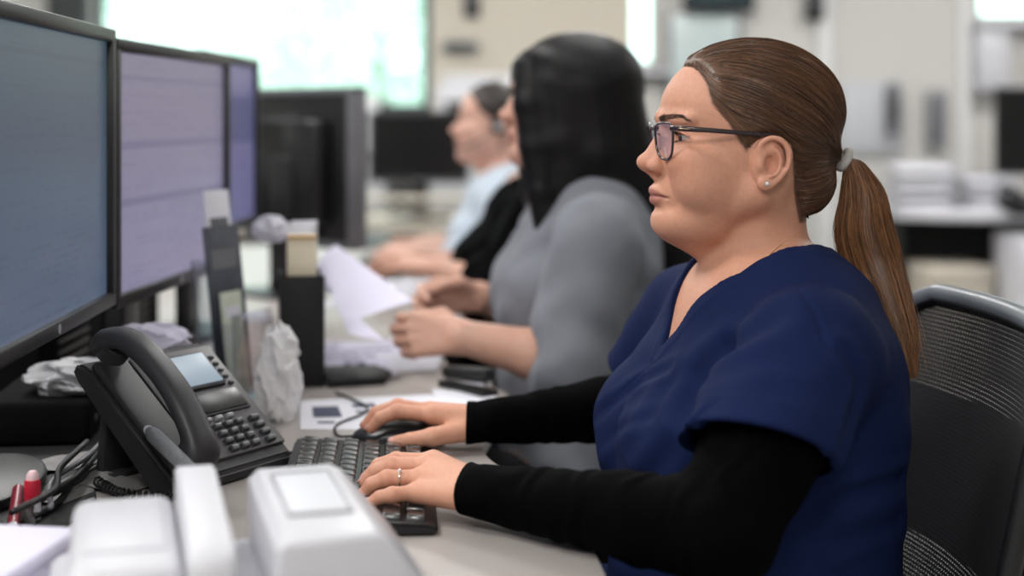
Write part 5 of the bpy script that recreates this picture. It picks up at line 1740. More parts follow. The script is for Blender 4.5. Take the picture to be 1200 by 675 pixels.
def glassy(name, tint):
    m, nt, b = new_mat(name)
    b.inputs['Base Color'].default_value = (*tint, 1); b.inputs['Roughness'].default_value = .22
    b.inputs['Transmission Weight'].default_value = .12; b.inputs['IOR'].default_value = 1.12
    tc = nt.nodes.new('ShaderNodeTexCoord'); n = nt.nodes.new('ShaderNodeTexNoise'); n.inputs['Scale'].default_value = 60
    nt.links.new(tc.outputs['Object'], n.inputs['Vector'])
    bp = nt.nodes.new('ShaderNodeBump'); bp.inputs['Strength'].default_value = .8; bp.inputs['Distance'].default_value = .004
    nt.links.new(n.outputs['Fac'], bp.inputs['Height']); nt.links.new(bp.outputs['Normal'], b.inputs['Normal'])
    return m
# ------------------------------------------------------------- furniture and room
def slab_outline(bm, edge, xback, z0, z1, r=.004):
    pts = [(x, y) for x, y in edge] + [(xback, edge[-1][1]), (xback, edge[0][1])]
    prism(bm, pts, z0, z1, r)

def build_desks():
    e1 = catmull([(.100, .90), (.085, 1.25), (.066, 1.42), (.036, 1.56), (-.018, 1.66), (-.036, 1.76), (-.022, 1.92), (-.006, 2.076)], 6)
    e2 = catmull([(-.006, 2.084), (-.055, 2.20), (-.104, 2.32), (-.135, 2.6), (-.150, 3.0), (-.20, 3.4), (-.275, 3.72), (-.285, 4.0), (-.26, 4.5)], 6)
    for e, lb, y0, y1 in ((e1, 'pale laminate desk with curved edge under the keyboard and phone', .90, 2.076), (e2, 'pale laminate desk where the woman in grey reads', 2.084, 4.5)):
        d = empty('desk', (-.5, (y0 + y1) / 2, 0), 0, lb, 'desk', None)
        sh = Matrix.Translation((.5, -(y0 + y1) / 2, 0))
        def part(nm, fn, m, sm=True):
            bm = bmesh.new(); fn(bm); bmesh.ops.transform(bm, matrix=sh, verts=bm.verts); return obj(nm, bm, m, d, sm)
        part('desktop', lambda bm: slab_outline(bm, e, -.98, DESK - .028, DESK, .003), M_WHITEG)
        for yy in (y0 + .03, y1 - .03):
            part('side_panel', lambda bm: box(bm, (.62, .024, DESK - .03), (-.655, yy, (DESK - .03) / 2), .002), M_EDGE)
        part('modesty_panel', lambda bm: box(bm, (.018, y1 - y0 - .1, .45), (-.90, (y0 + y1) / 2, .48), .002), M_EDGE)
    pn = empty('desk_divider', (-1.0, 2.7, 0), 0, 'dark fabric divider panel behind the monitors', 'divider')
    bm = bmesh.new(); box(bm, (.03, 3.5, .95), (0, 0, .495), .006); obj('panel', bm, fabric('charcoal_panel_cloth', (40, 41, 46)), pn, True)
    bm = bmesh.new(); box(bm, (.036, 3.5, .02), (0, 0, .98), .004); obj('top_rail', bm, M_GREYP, pn, True)
    for y in (-1.7, 0, 1.7):
        bm = bmesh.new(); box(bm, (.25, .05, .02), (0, y, .01), .004); obj('foot', bm, M_GREYP, pn, True)

def mesh_mat():
    m = bpy.data.materials.new('black_chair_mesh'); m.use_nodes = True; nt = m.node_tree; N, L = nt.nodes, nt.links
    b = N['Principled BSDF']; b.inputs['Base Color'].default_value = srgb(34, 34, 38); b.inputs['Roughness'].default_value = .6
    tc = N.new('ShaderNodeTexCoord'); sp = N.new('ShaderNodeSeparateXYZ'); L.new(tc.outputs['Object'], sp.inputs[0])
    def wv(o, per, ph=0):
        a = N.new('ShaderNodeMath'); a.operation = 'MULTIPLY_ADD'; a.inputs[1].default_value = 2 * math.pi / per; a.inputs[2].default_value = ph; L.new(o, a.inputs[0])
        s = N.new('ShaderNodeMath'); s.operation = 'SINE'; L.new(a.outputs[0], s.inputs[0]); return s.outputs[0]
    add = N.new('ShaderNodeMath'); add.operation = 'ADD'
    L.new(wv(sp.outputs['Y'], .0060), add.inputs[0]); L.new(wv(sp.outputs['Z'], .0052), add.inputs[1])
    gt = N.new('ShaderNodeMath'); gt.operation = 'GREATER_THAN'; gt.inputs[1].default_value = 1.38; L.new(add.outputs[0], gt.inputs[0])
    t = N.new('ShaderNodeBsdfTransparent'); mx = N.new('ShaderNodeMixShader')
    L.new(gt.outputs[0], mx.inputs[0]); L.new(b.outputs[0], mx.inputs[1]); L.new(t.outputs[0], mx.inputs[2]); L.new(mx.outputs[0], N['Material Output'].inputs[0])
    return m

def build_chair():
    root = empty('office_chair', (.272, 1.58, 0), math.pi + math.radians(2), 'black mesh-back office chair of the woman in navy scrubs', 'chair')
    mf = mat('chair_frame_plastic', (26, 26, 28), .4, bump=.06, bscale=800); mr = mat('chair_rim_grey', (104, 110, 118), .38)
    ZT = .945
    def bx(y, z): return -(.200 + (z - .725) * .21 + .045 * (1 - (y / .235) ** 2))
    def hw(z): return np.interp(z, [.54, .75, .91, .95], [.19, .225, .235, .235])
    # back net
    V, Q = [], []
    nz, ny = 40, 40
    zs = np.linspace(.54, ZT, nz)
    def outl(z):
        w = hw(z); c = .075
        if z > ZT - c: w = w - c + math.sqrt(max(c * c - (z - (ZT - c)) ** 2, 0))
        if z < .54 + c: w = w - c + math.sqrt(max(c * c - ((.54 + c) - z) ** 2, 0))
        return w
    for z in zs:
        for y in np.linspace(-1, 1, ny):
            yy = y * outl(z); V.append((bx(yy, z), yy, z))
    for i in range(nz - 1):
        for j in range(ny - 1): Q.append((i * ny + j, i * ny + j + 1, (i + 1) * ny + j + 1, (i + 1) * ny + j))
    o = np_mesh('back_mesh', V, Q, mesh_mat(), root)
    md = o.modifiers.new('thickness', 'SOLIDIFY'); md.thickness = .0004
    rim = []
    for z in np.linspace(.5405, ZT - .0005, 40): y = outl(z); rim.append((bx(y, z), y, z))
    for y in np.linspace(outl(ZT - .0005), -outl(ZT - .0005), 20)[1:-1]: rim.append((bx(y, ZT), y, ZT))
    for z in np.linspace(ZT - .0005, .5405, 40): y = -outl(z); rim.append((bx(y, z), y, z))
    for y in np.linspace(-outl(.5405), outl(.5405), 12)[1:-1]: rim.append((bx(y, .54), y, .54))
    bm = bmesh.new(); tube(bm, rim, .0125, 12, True, flat=.8)
    obj('back_frame', bm, mf, root, True, 180)
    top = [p for p in rim if p[2] > ZT - .035]
    bm = bmesh.new(); tube(bm, [(p[0] - .001, p[1], p[2] + .005) for p in top], .0145, 12, flat=.85)
    tag(obj('top_rim', bm, mr, root, True, 180), 'smooth grey top rim')
    bm = bmesh.new()
    P = [[(bx(y, z) - .020 - .004 * math.cos(y * 9), y, z) for y in np.linspace(-.20, .20, 14)] for z in np.linspace(.66, .83, 10)]
    G = [[bm.verts.new(p) for p in r] for r in P]
    for a, b in zip(G, G[1:]):
        for k in range(13): bm.faces.new((a[k], a[k + 1], b[k + 1], b[k]))
    lb = obj('lumbar_pad', bm, M_MATTE, root, True, 180)
    md = lb.modifiers.new('thickness', 'SOLIDIFY'); md.thickness = .012
    # spine behind the back
    bm = bmesh.new(); tube(bm, catmull([(-.10, 0, .285), (-.25, 0, .32), (-.30, 0, .52), (-.300, 0, .70), (-.305, 0, .80)], 8), [.03, .03, .026, .024, .02], 14, flat=.6)
    obj('back_support', bm, mf, root, True, 180)
    bm = bmesh.new()
    V, Q = iso(lambda P: smax(ell(P, (.02, 0, .340), (.275, .262, .050)), .312 - P[:, 2], .02), (-.29, -.29, .29), (.33, .29, .42), .007)
    np_mesh('seat', V, Q, fabric('chair_seat_cloth', (24, 24, 28)), root)
    bm.free()
    bm = bmesh.new(); box(bm, (.40, .36, .03), (.0, 0, .303), .01, 3); obj('seat_pan', bm, mf, root, True)
    bm = bmesh.new(); cyl(bm, (0, 0, .09), (0, 0, .20), .028, .025, 24); cyl(bm, (0, 0, .16), (0, 0, .295), .02, .02, 24); obj('gas_column', bm, M_BLACKP, root, True)
    for k in range(5):
        a = k * 2 * math.pi / 5 + .3; d = np.array((math.cos(a), math.sin(a), 0))
        bm = bmesh.new(); tube(bm, [d * .02 + (0, 0, .115), d * .16 + (0, 0, .105), d * .30 + (0, 0, .085)], [.026, .022, .016], 12, flat=.7)
        lg = obj('base_leg', bm, mf, root, True, 180)
        bm = bmesh.new(); s = np.cross(d, (0, 0, 1)); c = d * .30 + np.array((0, 0, .028))
        for q in (-1, 1): cyl(bm, c + s * q * .006, c + s * q * .022, .0275, .0275, 24)
        cyl(bm, c, c + np.array((0, 0, .05)), .006, .006, 12)
        obj('caster', bm, M_BLACKP, lg, True)
    return root

def build_chairs():
    c = build_chair()
    for (x, y, rz, lb) in ((.185, 2.40, 3, 'black office chair of the woman in grey'), (.155, 3.05, -2, 'black office chair of the person in black'), (.045, 3.75, 2, 'black office chair of the woman with the headset')):
        k = copy_tree(c); k.location = (x, y, 0); k.rotation_euler = (0, 0, math.pi + math.radians(rz)); k['label'] = lb

def wall_with_holes(name, y0, y1, x0, x1, z1, holes, m):
    xs = sorted({x0, x1, *[h[0] for h in holes], *[h[1] for h in holes]}); zs = sorted({0, z1, *[h[2] for h in holes], *[h[3] for h in holes]})
    bm = bmesh.new()
    for a, b in zip(xs, xs[1:]):
        for c, d in zip(zs, zs[1:]):
            if any(h[0] <= a and b <= h[1] and h[2] <= c and d <= h[3] for h in holes): continue
            box(bm, (b - a, y1 - y0, d - c), ((a + b) / 2, (y0 + y1) / 2, (c + d) / 2))
    bmesh.ops.remove_doubles(bm, verts=bm.verts, dist=1e-5)
    return tag(obj(name, bm, m), kind='structure')

RX0, RX1, RY0, RY1, RZ = -3.4, 4.3, -2.4, 7.2, 2.75
def build_room():
    mw = mat('painted_wall', (206, 204, 200), .7, noise=.03, nscale=3, bump=.04, bscale=220)
    mb = mat('warm_wall', (206, 198, 184), .7, noise=.03, nscale=3, bump=.04, bscale=220)
    mfl = mat('grey_vinyl_floor', (172, 170, 168), .45, noise=.08, nscale=8, bump=.02, bscale=120)
    mc = mat('ceiling_tile', (228, 228, 226), .8, noise=.03, nscale=60, bump=.1, bscale=300)
    def st(name, size, loc, m):
        bm = bmesh.new(); box(bm, size, loc); return tag(obj(name, bm, m), kind='structure')
    cx, cy = (RX0 + RX1) / 2, (RY0 + RY1) / 2
    st('floor', (RX1 - RX0 + .3, RY1 - RY0 + .3, .1), (cx, cy, -.05), mfl)
    st('ceiling', (RX1 - RX0 + .3, RY1 - RY0 + .3, .1), (cx, cy, RZ + .05), mc)
    st('wall_left', (.12, RY1 - RY0, RZ), (RX0 - .06, cy, RZ / 2), mw)
    st('wall_right', (.12, RY1 - RY0, RZ), (RX1 + .06, cy, RZ / 2), mw)
    st('wall_front', (RX1 - RX0, .12, RZ), (cx, RY0 - .06, RZ / 2), mw)
    holes = [(-2.16, -.42, 1.20, 2.35), (.58, .76, 1.42, 2.35), (2.38, 3.1, 1.66, 2.35)]
    wall_with_holes('wall_back', RY1, RY1 + .14, RX0, RX1, RZ, holes, mw)
    st('baseboard_back', (RX1 - RX0, .015, .10), (cx, RY1 - .0075, .05), M_GREYP)
    mfr = mat('dark_window_frame', (62, 66, 68), .4); mg = glass_thin('window_glass', (.90, .985, .965), .03)
    for i, (x0, x1, z0, z1) in enumerate(holes):
        w = empty('window_%d' % (i + 1), ((x0 + x1) / 2, RY1 + .07, z0)); tag(w, kind='structure')
        W_, H_ = x1 - x0, z1 - z0
        bm = bmesh.new()
        for s in (-1, 1): box(bm, (.04, .06, H_), (s * (W_ / 2 - .02), 0, H_ / 2), .003)
        for zz in (.02, H_ - .02): box(bm, (W_, .06, .04), (0, 0, zz), .003)
        obj('window_frame', bm, mfr if i == 0 else mw, w, True)
        bm = bmesh.new(); box(bm, (W_ - .06, .008, H_ - .06), (0, 0, H_ / 2)); obj('pane', bm, mg, w)
        bm = bmesh.new(); box(bm, (W_ + .08, .20, .03), (0, -.09, -.015), .004); obj('sill', bm, M_WHITEP, w, True)
    # warm accent wall panel beside the big window, dark jamb, pilaster
    bm = bmesh.new(); box(bm, (1.02, .02, RZ - .1), (.10, RY1 - .012, RZ / 2), .002); tag(obj('trim_1', bm, mb), kind='structure')
    bm = bmesh.new(); box(bm, (.20, .08, RZ), (-2.27, RY1 - .04, RZ / 2), .004); tag(obj('trim_2', bm, mfr), kind='structure')
    bm = bmesh.new(); box(bm, (.07, .05, RZ), (1.60, RY1 - .025, RZ / 2), .004); tag(obj('trim_3', bm, mat('white_pilaster', (226, 226, 226), .6)), kind='structure')
    bm = bmesh.new(); box(bm, (.05, .05, RZ), (2.32, RY1 - .025, RZ / 2), .004); tag(obj('trim_4', bm, mat('white_strip', (232, 232, 232), .6)), kind='structure')
    # ceiling light panels
    me = mat('lit_diffuser', (240, 240, 240), .5, emit=(250, 250, 255), estr=4.0)
    for i, (x, y, e, lb) in enumerate(LIGHTS):
        r = empty('ceiling_light', (x, y, RZ), 0, lb, 'ceiling light', 'square ceiling lights')
        bm = bmesh.new()
        for s in (-1, 1):
            box(bm, (.64, .02, .03), (0, s * .31, -.015), .002); box(bm, (.02, .64, .03), (s * .31, 0, -.015), .002)
        obj('frame', bm, M_WHITEP, r, True)
        bm = bmesh.new(); box(bm, (.60, .60, .008), (0, 0, -.016)); obj('diffuser', bm, me, r)
        l = bpy.data.lights.new('ceiling_light_lamp', 'AREA'); l.shape = 'SQUARE'; l.size = .6; l.energy = e; l.color = (1., .985, .96)
        o = bpy.data.objects.new('ceiling_light_lamp', l); C.objects.link(o); o.location = (x, y, RZ - .06)
LIGHTS = [(-1.5, -.15, 24, 'added ceiling fill light near the camera side over the first monitors'), (.1, -1.0, 34, 'added ceiling fill light behind the camera'), (-1.35, 1.35, 30, 'ceiling light over the monitors'), (-1.35, 3.4, 20, 'ceiling light beyond the divider'), (.35, 2.9, 11, 'ceiling light over the woman in grey'), (1.9, 2.2, 4, 'ceiling light over the aisle'), (.4, 5.2, 38, 'ceiling light by the warm wall'), (2.5, 5.3, 40, 'ceiling light over the white desk'), (-1.6, 5.4, 24, 'ceiling light by the big window')]  # first two panels are unseen, added to throw fill onto the near cheek and sleeve

def build_far():
    # trees outside the window
    ml = mat('pale_leaves', (230, 242, 234), .7, noise=.05, nscale=3)
    g = np.random.default_rng(4)
    for i, (x, y, z, r, lb) in enumerate([(-1.0, 10.5, 1.75, 1.0, 'pale green tree outside, towards the dark window frame'), (-3.3, 13.5, 1.8, 1.2, 'pale green tree outside, further left beyond the big window')]):
        t = empty('tree', (x, y, -.6), 0, lb, 'tree')
        bm = bmesh.new(); tube(bm, [(0, 0, 0), (.05, 0, 1.2), (0, .05, 2.4)], [.12, .09, .05], 10); obj('trunk', bm, mat('bark', (92, 78, 66), .8, noise=.3), t, True, 180)
        n = 2600; P = g.normal(0, 1, (n, 3)); P /= np.linalg.norm(P, axis=1)[:, None]; P *= (r * g.uniform(.3, 1, n) ** .5)[:, None]; P[:, 2] += z + .6
        a = g.normal(0, 1, (n, 3)); a /= np.linalg.norm(a, axis=1)[:, None]; b = np.cross(a, g.normal(0, 1, (n, 3))); b /= np.linalg.norm(b, axis=1)[:, None]
        s = .07
        V = np.stack([P - a * s, P + b * s * .5, P + a * s, P - b * s * .5], 1).reshape(-1, 3)
        np_mesh('foliage', V, np.arange(n * 4).reshape(-1, 4), ml, t, smooth=False)
    bm = bmesh.new(); box(bm, (30, 20, .1), (0, 18, -.7)); tag(obj('ground_outside', bm, mat('pale_paving', (170, 178, 170), .8)), kind='structure')
    mcab = mat('pale_grey_cabinet', (176, 178, 180), .5, noise=.03)
    def cabinet(x, y, w, d, h, label, doors=2, m=mcab, name='cabinet', cat='cabinet', top=None):
        r = empty(name, (x, y, 0), 0, label, cat)
        bm = bmesh.new(); box(bm, (w, d, h - .08), (0, 0, .08 + (h - .08) / 2), .004); obj('carcass', bm, m, r, True)
        bm = bmesh.new(); box(bm, (w - .04, d - .06, .08), (0, .01, .04)); obj('plinth', bm, M_GREYP, r)
        for k in range(doors):
            ww = w / doors
            bm = bmesh.new(); box(bm, (ww - .008, .018, h - .12), (-w / 2 + ww * (k + .5), -d / 2 - .009, .09 + (h - .12) / 2), .003); dr = obj('door', bm, m, r, True)
            bm = bmesh.new(); xx = -w / 2 + ww * (k + .5) + (ww * .38 if k % 2 == 0 else -ww * .38)
            tube(bm, [(xx, -d / 2 - .018, h * .62), (xx, -d / 2 - .04, h * .62), (xx, -d / 2 - .04, h * .72), (xx, -d / 2 - .018, h * .72)], .004, 8); obj('handle', bm, M_CHROME, dr, True)
        if top:
            bm = bmesh.new(); box(bm, (w + .02, d + .03, .025), (0, -.005, h + .0125), .004); obj('worktop', bm, top, r, True)
        return r
    cabinet(-.15, 6.85, .62, .5, 1.14, 'pale grey two-door cabinet under the white printer', 2, top=M_WHITEP)
    cabinet(-1.35, 6.82, 1.5, .5, 1.0, 'long pale grey cabinet below the bright window', 3, top=M_WHITEP)
    # printer on the cabinet
    pr = empty('printer', (-.16, 6.78, 1.165), 0, 'white office printer on the pale grey cabinet', 'printer')
    bm = bmesh.new(); box(bm, (.40, .36, .16), (0, 0, .08), .02, 3); obj('body', bm, M_WHITEP, pr, True)
    bm = bmesh.new(); box(bm, (.34, .28, .05), (0, .02, .185), .015, 3); obj('scanner_lid', bm, M_WHITEP, pr, True)
    bm = bmesh.new(); box(bm, (.30, .02, .05), (0, -.18, .06), .004); obj('paper_slot', bm, M_GREYP, pr, True)
    bm = bmesh.new(); box(bm, (.12, .03, .03), (.11, -.175, .13), .004); obj('control_panel', bm, M_BLACKP, pr, True)
    # files on the sill counter
    for k, (x, c, h) in enumerate([(-.98, (226, 228, 230), .26), (-.90, (206, 212, 214), .24), (-.83, (230, 230, 230), .27), (-.76, (196, 204, 206), .25), (-.69, (228, 230, 230), .26)]):
        r = empty('ring_binder', (x, 6.80, 1.025), 0, ['white binder furthest from the printer on the window cabinet', 'grey white binder second from the window middle', 'tall white binder in the middle of the binder row', 'grey binder second from the printer side', 'white binder nearest the printer'][k], 'binder', 'binders under the window')
        bm = bmesh.new(); box(bm, (.065, .24, h), (0, 0, h / 2), .004); obj('cover', bm, mat('binder_%d' % k, c, .5), r, True)
        bm = bmesh.new(); box(bm, (.04, .003, h * .4), (0, -.1215, h * .62), .001); obj('spine_label', bm, M_PAPER, r, True)
    # desk of the blank monitor
    d = empty('desk', (-.45, 5.65, 0), 0, 'beige desk under the dark blank monitor', 'desk')
    bm = bmesh.new(); box(bm, (1.5, .7, .03), (0, 0, DESK - .015), .004); obj('desktop', bm, M_BEIGE, d, True)
    for s in (-1, 1):
        bm = bmesh.new(); box(bm, (.03, .64, DESK - .03), (s * .72, 0, (DESK - .03) / 2), .003); obj('side_panel', bm, M_BEIGE, d, True)
    bm = bmesh.new(); box(bm, (1.41, .02, .5), (0, .25, .47), .003); obj('modesty_panel', bm, M_BEIGE, d, True)
    s_ = empty('monitor_riser', (-.37, 5.50, DESK), 0, 'beige box riser in front of the blank monitor', 'riser')
    bm = bmesh.new(); box(bm, (.44, .16, .012), (0, -.10, .100), .003); box(bm, (.44, .16, .012), (0, -.10, .050), .003); obj('shelf', bm, M_BEIGE, s_, True)
    for s in (-1, 1):
        bm = bmesh.new(); box(bm, (.014, .16, .106), (s * .215, -.10, .053), .003); obj('side', bm, M_BEIGE, s_, True)
    sp = empty('speaker', (-.66, 5.50, DESK), 0, 'slim pale column speaker beside the blank monitor', 'speaker')
    bm = bmesh.new(); box(bm, (.05, .06, .42), (0, 0, .23), .012, 3); obj('column', bm, M_BEIGE, sp, True)
    bm = bmesh.new(); lathe(bm, [(0, 0), (.06, 0), (.06, .012), (.02, .024), (0, .024)], 24); obj('foot', bm, M_BEIGE, sp, True)
    # copier in the gap between hair and face
    cp = empty('copier', (.72, 6.55, 0), 0, 'dark grey floor-standing copier behind the long black hair', 'copier')
    mcp = mat('copier_grey', (62, 68, 72), .5); mlt = mat('copier_light', (120, 128, 132), .5)
    bm = bmesh.new(); box(bm, (.62, .58, .86), (0, 0, .45), .015, 3); obj('body', bm, mcp, cp, True)
    bm = bmesh.new(); box(bm, (.60, .56, .14), (0, 0, .97), .015, 3); obj('scanner', bm, mcp, cp, True)
    bm = bmesh.new(); box(bm, (.46, .44, .10), (-.05, .02, 1.09), .02, 3); obj('document_feeder', bm, mlt, cp, True)
    bm = bmesh.new(); box(bm, (.20, .10, .02), (.16, -.30, 1.04), .004, M=rot(rx=-.5)); obj('control_panel', bm, mlt, cp, True)
    for k in range(3):
        bm = bmesh.new(); box(bm, (.56, .02, .16), (0, -.295, .14 + .19 * k), .006); dr = obj('drawer', bm, mcp, cp, True)
        bm = bmesh.new(); box(bm, (.2, .02, .02), (0, -.31, .17 + .19 * k), .004); obj('handle', bm, M_BLACKP, dr, True)
    # dark sign above the narrow window, plants
    tv = empty('wall_screen', (1.05, 7.12, 1.71), 0, 'dark wall screen high up behind the head of the woman in navy', 'screen')
    bm = bmesh.new(); box(bm, (.36, .04, .24), (0, 0, .12), .006); obj('case', bm, M_BLACKP, tv, True)
    bm = bmesh.new(); box(bm, (.33, .004, .21), (0, -.0215, .12), 0); obj('panel', bm, mat('dark_teal_screen', (50, 62, 66), .2), tv)
    bm = bmesh.new(); box(bm, (.1, .045, .1), (0, .03, .12), .004); obj('bracket', bm, M_GREYP, tv, True)
    pl = empty('potted_plant', (.80, 6.50, 1.142), 0, 'small dark potted plant on top of the copier', 'plant')
    bm = bmesh.new(); lathe(bm, [(0, 0), (.04, 0), (.055, .08), (.05, .085), (.046, .075), (0, .07)], 20); obj('pot', bm, M_GREYP, pl, True)
    bm = bmesh.new()
    for k in range(22):
        a = g.uniform(0, 6.28); e = g.uniform(.3, 1.3); L_ = g.uniform(.07, .13)
        p1 = np.array((math.cos(a) * math.cos(e) * L_, math.sin(a) * math.cos(e) * L_, .075 + math.sin(e) * L_))
        tube(bm, [(0, 0, .07), tuple(p1 * .6 + np.array((0, 0, .04))), tuple(p1)], [.004, .014, .001], 6, flat=.2)
    obj('leaves', bm, mat('dark_leaf', (46, 62, 52), .5), pl, True, 180)
    fp = empty('frosted_panel', (.985, 7.165, 1.20), 0, 'pale teal frosted panel on the wall beside the narrow window', 'panel')
    bm = bmesh.new(); box(bm, (.36, .012, .50), (0, 0, .25), .002); obj('sheet', bm, mat('frosted_teal', (196, 210, 210), .3), fp, True)
    bm = bmesh.new()
    for s in (-1, 1): box(bm, (.02, .03, .52), (s * .18, 0, .25), .003)
    obj('frame', bm, M_MIDGREY, fp, True)
    # small fixtures on the wall
    def fixture(name, x, z, w, h, label, cat, m, dp=.05, face=None, ins=.6):
        r = empty(name, (x, 7.2 - dp / 2 - .012, z), 0, label, cat)
        bm = bmesh.new(); box(bm, (w, dp, h), (0, 0, 0), .008, 2); obj('case', bm, m, r, True)
        bm = bmesh.new(); box(bm, (w * ins, .006, h * ins), (0, -dp / 2 - .002, 0), .002); obj('face', bm, face or M_GREYP, r, True)
        return r
    def at(px, py): p = W(px, py, 7.15); return p[0], p[2]
    fixture('thermostat', *at(553, 4), .08, .14, 'small dark thermostat on the warm wall', 'thermostat', M_GREYP, .04)
    fixture('wall_bracket', *at(540, 54), .18, .05, 'dark wall bracket over the white printer', 'bracket', M_MIDGREY, .08)
    fixture('wall_speaker', *at(955, 8), .085, .14, 'dark wall speaker above the ponytail', 'speaker', M_BLACKP, .07)
    fixture('wall_mounted_board', *at(1022, 138), .32, .38, 'pale grey notice board behind the ponytail', 'board', mat('board_frame', (188, 190, 194), .5), .02, mat('board_face', (196, 198, 203), .7), .9)
    fixture('wall_phone', *at(1045, 128), .06, .26, 'dark grey wall phone at the edge of the pale notice board', 'telephone', M_MIDGREY, .09)
    fixture('wall_panel', *at(1098, 140), .11, .32, 'narrow grey wall panel beside the white trim', 'panel', mat('panel_grey', (164, 164, 166), .6), .03, M_MIDGREY, .8)
    fixture('wall_cabinet', *at(1158, 72), .16, .30, 'slim white wall cabinet above the black monitor', 'cabinet', M_WHITEP, .14, M_WHITEP, .8)
    # the white desk across the room
    d = empty('desk', (2.45, 6.40, 0), 0, 'white desk across the room carrying the black monitor', 'desk')
    bm = bmesh.new(); prism(bm, [(-.72, .38), (-.74, -.10), (-.55, -.22), (-.1, -.30), (.5, -.42), (1.1, -.44), (1.1, .38)], DESK - .045, DESK, .006); obj('desktop', bm, M_WHITEP, d, True)
    bm = bmesh.new(); box(bm, (1.75, .02, .60), (.16, .28, .41), .003); obj('modesty_panel', bm, M_BLACKP, d, True)
    for x in (-.68, 1.06):
        bm = bmesh.new(); box(bm, (.03, .40, DESK - .045), (x, .16, (DESK - .045) / 2), .003); obj('side_panel', bm, M_BLACKP, d, True)
    p = empty('drawer_pedestal', (2.33, 6.12, 0), 0, 'white drawer pedestal under the far white desk', 'pedestal')
    bm = bmesh.new(); box(bm, (.34, .34, .62), (0, 0, .35), .006); obj('carcass', bm, M_WHITEP, p, True)
    for k in range(3):
        bm = bmesh.new(); box(bm, (.32, .018, .18), (0, -.178, .15 + .19 * k), .004); dr = obj('drawer', bm, M_WHITEP, p, True)
        bm = bmesh.new(); box(bm, (.12, .02, .015), (0, -.19, .20 + .19 * k), .003); obj('handle', bm, M_CHROME, dr, True)
    for sx in (-1, 1):
        for sy in (-1, 1):
            bm = bmesh.new(); cyl(bm, (sx * .13, sy * .13, 0), (sx * .13, sy * .13, .045), .02, .02, 16); obj('caster', bm, M_BLACKP, p, True)
    b = empty('storage_box', (1.968, 6.33, 0), math.radians(8), 'beige storage carton on the floor under the white desk', 'box')
    bm = bmesh.new(); box(bm, (.30, .30, .46), (0, 0, .23), .004); obj('carton', bm, M_BEIGE, b, True)
    bm = bmesh.new(); box(bm, (.315, .315, .07), (0, 0, .475), .004); obj('lid', bm, M_BEIGE, b, True)
    # clutter on it
    for i, (x, y, w, dd, n, lb) in enumerate([(1.86, 6.42, .26, .34, 4, 'white letter tray at the end of the far white desk'), (2.17, 6.52, .24, .32, 3, 'white letter tray in the middle of the far white desk')]):
        r = empty('letter_tray', (x, y, DESK), math.radians(-6 + 10 * i), lb, 'tray')
        bm = bmesh.new()
        for k in range(n):
            z = .004 + .055 * k
            box(bm, (w, dd, .004), (0, 0, z), .001)
            for s in (-1, 1): box(bm, (.004, dd, .03), (s * w / 2, 0, z + .015), .001)
            box(bm, (w, .004, .03), (0, dd / 2, z + .015), .001)
            if k:
                for sx in (-1, 1): box(bm, (.006, .02, .055), (sx * w / 2, dd * .3, z - .027), .001)
        obj('tiers', bm, M_WHITEP, r, True)
        bm = bmesh.new()
        for k in range(n): box(bm, (w * .86, dd * .9, .018), (.004, -.006, .0155 + .055 * k), .001)
        obj('papers', bm, M_PAPER, r, True)
    ph = empty('desk_phone', (2.22, 6.10, DESK), math.radians(-80), 'black desk phone on the far white desk', 'telephone')
    bm = bmesh.new(); box(bm, (.17, .17, .05), (0, 0, .03), .012, 3, M=rot(ry=.25)); obj('body', bm, M_BLACKP, ph, True)
    bm = bmesh.new(); tube(bm, catmull([(-.075, -.05, .085), (-.06, -.05, .105), (0, -.05, .098), (.06, -.05, .076), (.075, -.05, .052)], 6), [.02, .022, .015, .022, .02], 12); obj('handset', bm, M_BLACKP, ph, True, 180)
    bm = bmesh.new()
    for i in range(4):
        for j in range(3): box(bm, (.012, .014, .006), (-.01 + .018 * i, .0 + .02 * j, .066 - .0046 * i), .002)
    obj('keypad', bm, M_MIDGREY, ph, True)
    cu = empty('cup', (2.36, 6.08, DESK), 0, 'white cup beside the far black phone', 'cup')
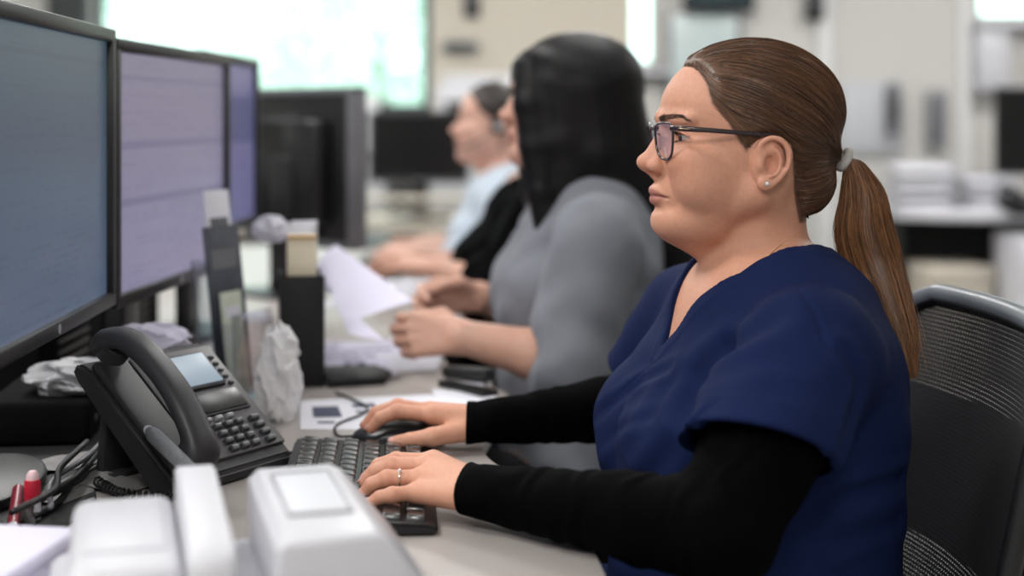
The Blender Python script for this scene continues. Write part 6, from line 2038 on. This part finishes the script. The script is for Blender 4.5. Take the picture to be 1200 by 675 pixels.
    bm = bmesh.new(); lathe(bm, [(0, .002), (.028, 0), (.036, .085), (.033, .085), (.026, .006), (0, .006)], 28); obj('bowl', bm, M_WHITEP, cu, True)
    bm = bmesh.new(); tube(bm, catmull([(.033, 0, .07), (.055, 0, .065), (.058, 0, .035), (.030, 0, .02)], 6), .004, 8); obj('handle', bm, M_WHITEP, cu, True, 180)

def world():
    w = bpy.data.worlds.new('daylight'); bpy.context.scene.world = w; w.use_nodes = True
    nt = w.node_tree; b = nt.nodes['Background']
    tc = nt.nodes.new('ShaderNodeTexCoord'); n = nt.nodes.new('ShaderNodeTexNoise'); n.inputs['Scale'].default_value = 3
    nt.links.new(tc.outputs['Generated'], n.inputs['Vector'])
    r = nt.nodes.new('ShaderNodeMix'); r.data_type = 'RGBA'; r.inputs[6].default_value = (.80, .97, .92, 1); r.inputs[7].default_value = (.96, 1., 1., 1)
    nt.links.new(n.outputs['Fac'], r.inputs[0]); nt.links.new(r.outputs[2], b.inputs[0])
    b.inputs[1].default_value = 3.4
def cam_setup():
    cam = bpy.data.cameras.new('camera'); o = bpy.data.objects.new('camera', cam); C.objects.link(o)
    o.location = (0, 0, HC); o.rotation_euler = (math.pi / 2, 0, 0)
    cam.sensor_width = 36; cam.lens = 36 * F / 1200
    cam.shift_y = -(337.5 - HY) / 1200
    cam.dof.use_dof = True; cam.dof.focus_distance = 1.52; cam.dof.aperture_fstop = 2.0
    cam.clip_start = .05
    bpy.context.scene.camera = o
    s = bpy.context.scene
    s.view_settings.view_transform = 'Standard'; s.view_settings.look = 'None'; s.view_settings.gamma = 1; s.view_settings.exposure = 0
    s.view_settings.use_curve_mapping = False
    s.cycles.use_denoising = True
    return o
PEOPLE = True
world(); build_room(); build_desks(); build_monitors(); build_keyboard(); build_mouse(); build_phone(); build_label_printer(); build_papers(); build_clutter(); build_far(); build_chairs()
if PEOPLE:
    p = build_main(); build_main_clothes(p); build_glasses(HD, p); build_jewels(p)
    build_colleagues()
cam_setup()
bpy.context.scene.view_settings.exposure = 0.
